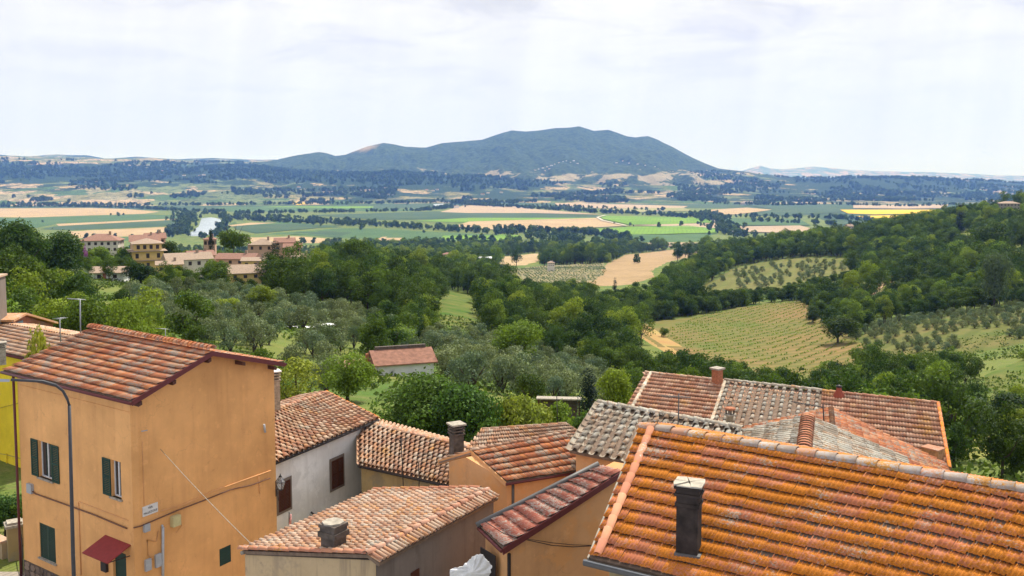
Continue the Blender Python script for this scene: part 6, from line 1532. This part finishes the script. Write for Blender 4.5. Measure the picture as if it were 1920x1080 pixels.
# make sure that every crown form has one tree of its own to copy from
have = {}
LB_ = name_by_landmark(own, lambda r: 'light green leafy tree' if r[4] >= 5 else 'dark green leafy tree')
for r, lb_ in zip(own, LB_):
    t, c, tr = place('w', r, PW, TW, 'broadleaf_tree', 'tree', lb_, 'broadleaf trees of the slopes')
    have.setdefault(r[4], (c, tr))
missing = [k for k in range(7) if k not in have]
for k in missing:
    r = rest.pop(0); r = (*r[:4], k, *r[5:]); t, c, tr = place('w', r, PW, TW, 'broadleaf_tree', 'tree', 'broadleaf tree in the distant woods', 'broadleaf trees of the slopes'); have[k] = (c, tr)
scatter('woodland', rest, [have[k][0] for k in range(7)], [have[k][1] for k in range(7)], 'dense dark green woodland covering the slopes between the fields', True)
own, rest = split300(OL); haveo = {}
LB_ = name_by_landmark(own, lambda r: 'grey green olive tree')
for r, lb_ in zip(own, LB_):
    t, c, tr = place('o', r, PO, TO, 'olive_tree', 'olive tree', lb_, 'olive trees'); haveo.setdefault(r[4], (c, tr))
scatter('olive_grove', rest, [haveo[k][0] for k in range(4)], [haveo[k][1] for k in range(4)], 'rest of the grey green olive groves on the slopes', False)
# --- single trees that stand out
def hero(name, cat, label, px, topy, Y, width, style, mat, n, size, seed, nl=34, base=None, by=None):
    if by: Y = ground(px, by).y
    a, b_ = ratio(px, topy); x = a*Y; zt = b_*Y; z0 = h1(x, Y) if base is None else base
    t = empty(name, (x, Y, z0), label, cat); Hs = {'round': .95, 'tall': 1.5, 'olive': .72, 'cypress': 5.0, 'flat': .5, 'shrub': .6}[style]
    hgt = max(zt-z0, 1.2); cl = {'flat': .62, 'round': .12, 'tall': .06, 'olive': .2, 'cypress': .02, 'shrub': .0}[style]*hgt
    c = link('crown', crown_mesh('crown', seed, n, size, style, mat, nl), t); c.location = (0, 0, cl); c.scale = (width, width, (hgt-cl)/Hs)
    tm = MB(); tm.tube([(0, 0, -.5), (.05, 0, hgt*.3), (0, .05, hgt*.75)], max(.12, width*.04), 7, r2=.05)
    for k in range(5):
        an = k*1.26+seed; tm.tube([(0, 0, cl+hgt*.1), (cos(an)*width*.16, sin(an)*width*.16, cl+hgt*.3), (cos(an)*width*.32, sin(an)*width*.32, cl+hgt*.5)], max(.05, width*.018), 5, r2=.02)
    me = bpy.data.meshes.new('trunk'); me.from_pydata(tm.v, [], tm.f); me.materials.append(M_BARK); link('trunk', me, t); return t
hero('walnut_tree', 'tree', 'large bright green leafy tree directly behind the stone house roof', 802, 702, 60, 7.0, 'round', L_NEAR, 16000, .017, 501, 50)
hero('walnut_tree', 'tree', 'lower green tree beside the large leafy tree behind the chimney', 868, 716, 58, 4.6, 'round', L_NEAR, 9000, .022, 502, 36)
hero('fig_tree', 'tree', 'bright green bushy tree left of the white walled house', 650, 655, 84, 5.2, 'round', L_LIGHT, 7000, .024, 503)
hero('acacia_tree', 'tree', 'yellow green airy tree behind the rear edge of the orange house roof', 553, 655, 70, 4.4, 'tall', L_YEL, 4000, .026, 504)
hero('broadleaf_tree', 'tree', 'wide leafy tree rising behind the orange house ridge at the left', 165, 545, 78, 6.6, 'round', L_WOOD, 12000, .018, 505, 44)
hero('broadleaf_tree', 'tree', 'pale green tree right of the wide leafy tree at the left', 235, 560, 76, 5.0, 'round', L_LIGHT, 8000, .021, 506, 36)
hero('broadleaf_tree', 'tree', 'pale green bush left of the wide leafy tree near the brick shed', 96, 560, 84, 5.6, 'round', L_LIGHT, 7000, .021, 507, 36)
hero('shrub', 'shrub', 'golden yellow bush behind the small red roofs at the left', 78, 616, 52, 2.0, 'shrub', L_YEL, 2500, .03, 508, 16, base=-13.2)
hero('oak_tree', 'tree', 'tallest dark tree at the far left edge above the shed', 40, 411, 185, 13, 'round', L_WOOD, 9000, .02, 509, 40)
hero('oak_tree', 'tree', 'dark rounded tree second from the left edge', 112, 430, 195, 10, 'round', L_WOOD, 7000, .022, 510, 36)
hero('broadleaf_tree', 'tree', 'bright yellow green tree cut by the left frame edge', 2, 475, 140, 7, 'round', L_LIGHT, 4000, .028, 511, 30)
hero('broadleaf_tree', 'tree', 'bright lime tree in front of the wide pale house of the hamlet', 187, 462, 265, 9, 'round', L_LIGHT, 3500, .03, 512, 20)
hero('oleander', 'shrub', 'pink flowering shrub at the left end of the hamlet', 160, 467, 262, 2.6, 'shrub', L_PINK, 1500, .04, 513, 12, base=-30)
hero('willow_tree', 'tree', 'drooping green tree below the tall yellow apartment house', 263, 492, 225, 8.5, 'round', L_WOOD, 4000, .03, 514, 24)
hero('broadleaf_tree', 'tree', 'dark oval tree right of the tall yellow apartment house', 318, 448, 300, 9, 'tall', L_WOOD, 3500, .03, 515, 24)
hero('cypress_tree', 'cypress', 'narrow dark cypress standing in front of the river bend', 395, 428, 310, 3.2, 'cypress', L_CYP, 2500, .05, 516, 30)
hero('cypress_tree', 'cypress', 'broad dark conical cypress beside the brown hip roofed house', 516, 451, 280, 6.5, 'cypress', L_CYP, 3500, .045, 517, 40)
hero('stone_pine', 'pine', 'umbrella shaped pine on the skyline of the hamlet', 437, 433, 320, 11, 'flat', L_WOOD, 3500, .03, 518, 26)
hero('broadleaf_tree', 'tree', 'grey green spreading tree above the low tan houses', 405, 480, 240, 8.5, 'tall', L_WOOD, 3500, .03, 519, 26)
hero('poplar_tree', 'tree', 'pale green lone tree on the wooded slope below the hamlet', 492, 529, 185, 6.4, 'tall', L_LIGHT, 4500, .026, 520, 28)
hero('oak_tree', 'tree', 'tall dark round tree rising above the wood towards the plain', 672, 441, 330, 16, 'round', L_WOOD, 6000, .026, 521, 34)
hero('broadleaf_tree', 'tree', 'rounded bright green tree above the long white shed', 432, 556, 165, 6.2, 'round', L_LIGHT, 4500, .026, 522, 28)
hero('broadleaf_tree', 'tree', 'bright green spreading tree above the white walled house', 722, 596, 140, 8.0, 'round', L_LIGHT, 5500, .024, 523, 30)
hero('broadleaf_tree', 'tree', 'light green paired tree beside the small central meadow', 795, 548, 205, 8.5, 'round', L_LIGHT, 4500, .026, 524, 30)
hero('broadleaf_tree', 'tree', 'lime green tree in the middle of the central wood', 772, 543, 225, 5.5, 'tall', L_LIGHT, 3000, .03, 525, 24)
hero('broadleaf_tree', 'tree', 'yellowish green broad tree left of the central hollow', 965, 595, 150, 9.5, 'round', L_LIGHT, 6000, .022, 526, 36)
hero('cedar_tree', 'tree', 'narrow dark conical tree between the grove and the grey tiled roof', 1103, 682, 76, 3.0, 'cypress', L_CYP, 4500, .035, 527, 36)
hero('shrub', 'shrub', 'rounded dark shrub standing among the near olive trees', 992, 700, 92, 3.4, 'round', L_WOOD, 4000, .026, 528, 24)
hero('shrub', 'shrub', 'light green feathery shrub left of the big back roof', 1150, 690, 82, 4.6, 'round', L_LIGHT, 5000, .024, 529, 26)
hero('oak_tree', 'tree', 'broad umbrella shaped oak on the hill at the right', 1858, 414, 520, 26, 'round', L_WOOD, 6000, .024, 530, 36)
hero('cypress_tree', 'cypress', 'dark pointed tree on the ridge at the upper right', 1801, 380, 760, 11, 'cypress', L_CYP, 2000, .05, 531, 24)
hero('poplar_tree', 'tree', 'pale silvery tree standing in the wood at the right', 1868, 460, 330, 11, 'round', L_OLIVE, 4000, .026, 532, 28)
hero('shrub', 'shrub', 'large silver grey bush right of the big back roof', 1822, 745, 105, 6.0, 'round', L_OLIVE, 7000, .022, 533, 36)
hero('oak_tree', 'tree', 'dark tree beside the silver grey bush at the right edge', 1890, 735, 112, 7.5, 'round', L_WOOD, 7000, .022, 534, 36)
hero('shrub', 'shrub', 'dark leafy shrub at the right edge beside the yellow meadow', 1905, 815, 78, 3.0, 'round', L_WOOD, 4000, .026, 535, 24)
hero('shrub', 'shrub', 'green shrub at the corner of the big back roof', 1790, 790, 84, 3.4, 'round', L_WOOD, 4000, .026, 536, 24)
hero('broadleaf_tree', 'tree', 'lone leafy tree at the lower corner of the vineyard wood', 1572, 590, 300, 12, 'round', L_WOOD, 5000, .025, 537, 32, by=645)
hero('oak_tree', 'tree', 'small dark lone tree in the reddish grass of the vineyard', 1245, 613, 275, 4.2, 'round', L_WOOD, 1500, .04, 538, 14, by=634)
hero('oak_tree', 'tree', 'lone dark oval tree by the ridge of the upper orchard', 1153, 520, 610, 5, 'cypress', L_CYP, 1200, .06, 539, 20, by=548)
hero('shrub', 'shrub', 'round green bush in the garden beside the gate pillar', 8, 922, 43, 2.5, 'round', L_NEAR, 5000, .026, 540, 22, base=-17.2)
hero('shrub', 'shrub', 'small green bush against the yellow house plinth', 38, 940, 42.5, 1.5, 'round', L_NEAR, 2500, .035, 541, 16, base=-17.2)
for i, (px, ty, wd) in enumerate(((945, 742, 2.6), (980, 738, 2.9), (1015, 748, 2.8), (1050, 752, 2.6))):
    hero('fruit_tree', 'fruit tree', ['yellow green fruit tree nearest the red tarpaulin', 'second yellow green fruit tree from the red tarpaulin', 'third yellow green fruit tree left of the dark pole', 'yellow green fruit tree around the dark pole'][i], px, ty, 60+i*1.5, wd*1.25, 'round', L_YEL if i != 3 else L_LIGHT, 4500, .030, 560+i, 22)
for i, (px, ty) in enumerate(((905, 775), (1090, 768), (1125, 750))):
    hero('shrub', 'shrub', ['dark glossy shrub between the tan roof and the fruit trees', 'green shrub below the narrow conical tree', 'leafy shrub behind the ridge of the grey tiled roof'][i], px, ty, 56, 3.2, 'round', (L_NEAR, L_NEAR, L_LIGHT)[i], 4500, .028, 580+i, 22)
# --- young vines in rows (too many and too small to tell apart)
def vines(P, sa, sb, ang, s, label, seed, mat=L_WOOD, gap=.1):
    X, Y, Z, px, py = rows_in(P, sa, sb, ang, .18, seed); r = np.random.RandomState(seed); m = r.uniform(size=len(X)) > gap; X, Y, Z = X[m], Y[m], Z[m]; n = len(X); k = 7
    c = np.repeat(np.stack([X, Y, Z+s*.55+.3], 1), k, 0); c += r.normal(size=c.shape)*s*np.array([.3, .3, .28]); N_ = len(c)
    a = r.normal(size=(N_, 3)); a /= np.linalg.norm(a, axis=1)[:, None]; b_ = np.cross(a, r.normal(size=(N_, 3))); b_ /= np.linalg.norm(b_, axis=1)[:, None]
    V = np.stack([c-a*s*.4, c-b_*s*.3, c+a*s*.4, c+b_*s*.3], 1).reshape(-1, 3); o = link('vine_rows', np_mesh('vine_rows', V, np.arange(4*N_).reshape(N_, 4), mat)); tag(o, label, kind='stuff')
VP = [(1240, 625), (1300, 596), (1420, 574), (1520, 560), (1535, 590), (1590, 628), (1640, 650), (1600, 690), (1540, 720), (1440, 712), (1290, 660)]
vines(VP, 2.3, 4.2, .95, .62, 'rows of young vines on the dry slope', 21, L_LIGHT)
vines([(950, 508), (1000, 502), (1130, 496), (1138, 510), (1110, 528), (1020, 536)], 4.0, 8, .5, 1.5, 'rows of vines in the far pale vineyard', 22, L_OLIVE)
# --- grass tufts and low scrub on the open near slopes
def tufts(y0, y1, sp, s, seed, mat, label, cond):
    X, Y = jitter_grid(y0, y1, sp, seed); Z, px, py = gproj(X, Y); m = (px > -40) & (px < 1960) & cond(px, py, X, Y); X, Y, Z = X[m], Y[m], Z[m]; r = np.random.RandomState(seed); k = 9
    c = np.repeat(np.stack([X, Y, Z+s*.35], 1), k, 0); c += r.normal(size=c.shape)*s*np.array([.55, .55, .22]); N_ = len(c); ss = (s*r.uniform(.2, .5, N_))[:, None]
    a = r.normal(size=(N_, 3)); a /= np.linalg.norm(a, axis=1)[:, None]; b_ = np.cross(a, r.normal(size=(N_, 3))); b_ /= np.linalg.norm(b_, axis=1)[:, None]
    V = np.stack([c-a*ss, c-b_*ss*.6, c+a*ss, c+b_*ss*.6], 1).reshape(-1, 3); tag(link('undergrowth', np_mesh('undergrowth', V, np.arange(4*N_).reshape(N_, 4), mat)), label, kind='stuff')
nf = lambda px, py, X, Y: ~inany(px, py, [P for m, P, _ in NEARF if m not in ('lawn', 'hay', 'grove')]) & (fbm(X/12, Y/12, 3, 5) > .38)
tufts(58, 260, 2.1, .9, 31, foliage('undergrowth leaves', (.05, .10, .018), (.13, .17, .03)), 'low green scrub and tall grass between the near trees', nf)
# --- tree belts on the plain
BELTS = [
 ([(0, 389), (120, 388), (260, 391), (340, 396), (420, 399)], 70, 18, 1.0), ([(430, 402), (520, 400), (620, 399), (720, 397), (790, 396), (850, 389)], 80, 20, 1),
 ([(430, 410), (520, 416), (620, 421), (700, 425), (760, 427), (850, 433), (890, 435), (960, 441)], 80, 20, 1.15), ([(440, 405), (560, 411), (640, 416), (700, 421)], 60, 18, .8),
 ([(345, 402), (352, 412), (345, 424), (338, 438), (320, 444)], 60, 20, 1.2), ([(418, 404), (424, 416), (416, 432), (400, 444), (370, 448)], 30, 18, 1.1), ([(360, 402), (430, 403)], 50, 18, 1),
 ([(870, 384), (960, 389), (1040, 394), (1130, 400), (1230, 404), (1310, 409), (1350, 413)], 90, 22, 1.2), ([(1320, 400), (1345, 420), (1375, 440), (1400, 446)], 70, 20, 1.1),
 ([(915, 432), (960, 433), (990, 436)], 60, 20, 1), ([(985, 436), (1050, 440), (1090, 438), (1150, 446), (1185, 458)], 80, 22, 1.3), ([(1000, 444), (1060, 452), (1110, 462), (1160, 466)], 90, 22, 1.3),
 ([(740, 462), (820, 466), (900, 468), (1000, 470), (1080, 468)], 110, 22, 1.5), ([(700, 470), (800, 478), (900, 480)], 80, 20, 1.2), ([(560, 457), (640, 459), (760, 462)], 50, 18, .9),
 ([(1350, 408), (1450, 409), (1560, 411), (1660, 418), (1760, 416)], 70, 22, 1), ([(1400, 416), (1500, 420), (1600, 424)], 60, 20, .8), ([(1330, 382), (1450, 386), (1560, 384), (1700, 388), (1790, 384)], 60, 20, .6),
 ([(0, 384), (200, 386), (430, 385), (700, 382), (1000, 379)], 150, 22, .6), ([(1000, 386), (1100, 391), (1250, 396)], 60, 20, .4), ([(850, 452), (960, 455), (1000, 458)], 60, 20, .9), ([(150, 447), (260, 449), (330, 446)], 30, 15, .5)]
BT = []
rb = np.random.RandomState(8)
for pl, wd, sz, dn in BELTS:
    G = [ground(x, y) for x, y in pl]
    for a_, b_ in zip(G[:-1], G[1:]):
        L_ = (b_-a_).length; n = int(L_*wd/(sz*sz*.85)*dn*.6)+1
        for k in range(n):
            q = a_.lerp(b_, rb.uniform()); dd = (b_-a_).normalized(); q = q+Vector((-dd.y, dd.x, 0))*rb.normal()*wd*.30
            BT.append((q.x, q.y, h1(q.x, max(q.y, 60)), sz*rb.uniform(.5, 1.1), rb.randint(3), 0, 0, 0))
# hills: wooded parts
X = []; Y = []
r = np.random.RandomState(44); NH = 30000
u = r.uniform(-.60, .60, NH); yy = np.exp(r.uniform(np.log(5100), np.log(11500), NH)); xx = u*yy
mk = landmask(xx, yy)+fbm(xx/300, yy/420, 5, 9); sel = mk > .98+.06
xx, yy = xx[sel], yy[sel]; zz_ = hillz(xx, yy)
for a_, b_, c_ in zip(xx, yy, zz_): BT.append((a_, b_, c_-3, r.uniform(15, 34), r.randint(3), 0, 0, 0))
# lone trees on the plain
LONE = [(208, 404, 11), (222, 405, 18), (232, 404, 12), (313, 413, 17), (80, 417, 10), (1236, 427, 20), (1278, 424, 20), (1309, 421, 12), (1314, 421, 12), (1182, 424, 14), (1152, 420, 8), (1188, 425, 7), (680, 431, 26), (795, 437, 10), (1195, 495, 14), (1140, 462, 14)]
LNM = ['left one of three trees in the far tan field', 'tallest of three trees in the far tan field', 'right one of three trees in the far tan field', 'tree at the right end of the dark green field left of the river', 'small bush in the dark green field at the far left',
 'left one of two large trees in the bright green field', 'right one of two large trees in the bright green field', 'left of a close pair of small trees by the road', 'right of a close pair of small trees by the road', 'round tree on the field boundary right of the path', 'tiny tree beside the field path', 'tiny tree right of the round tree on the field boundary',
 'large tree standing before the middle tree belt', 'small tree right of the large tree before the middle belt', 'lone tree on the dry field above the vineyard', 'lone tree beside the brown field below the river woods']
for i, (px, py, w) in enumerate(LONE):
    g = ground(px, py); t = empty('plain_tree', g, LNM[i], 'tree', 'lone trees in the fields of the plain')
    c = link('crown', PF[i % 3], t); c.scale = (w, w, w*1.0)
    if i < 3: PFo = (PFo if i else [])+[c]
scatter('tree_belts', BT, PFo, None, 'dark hedgerows, river woods and distant wooded hills', True)
# ================================================================ air
HB = MB(); HB.hexa([(-16000, -60, -480), (16000, -60, -480), (23000, 33500, -480), (-23000, 33500, -480), (-16000, -60, 760), (16000, -60, 760), (23000, 33500, 760), (-23000, 33500, 760)])
hm = bpy.data.materials.new('haze'); hm.use_nodes = True; ht = hm.node_tree; ht.nodes.clear()
vo_ = ht.nodes.new('ShaderNodeOutputMaterial'); pv_ = ht.nodes.new('ShaderNodeVolumePrincipled'); pv_.inputs['Color'].default_value = (.17, .36, 1.0, 1); pv_.inputs['Absorption Color'].default_value = (1, 1, 1, 1); pv_.inputs['Density'].default_value = 5.6e-5; pv_.inputs['Anisotropy'].default_value = 0.1
ht.links.new(pv_.outputs[0], vo_.inputs['Volume']); hz_ = HB.build('haze', hm); hz_['kind'] = 'stuff'
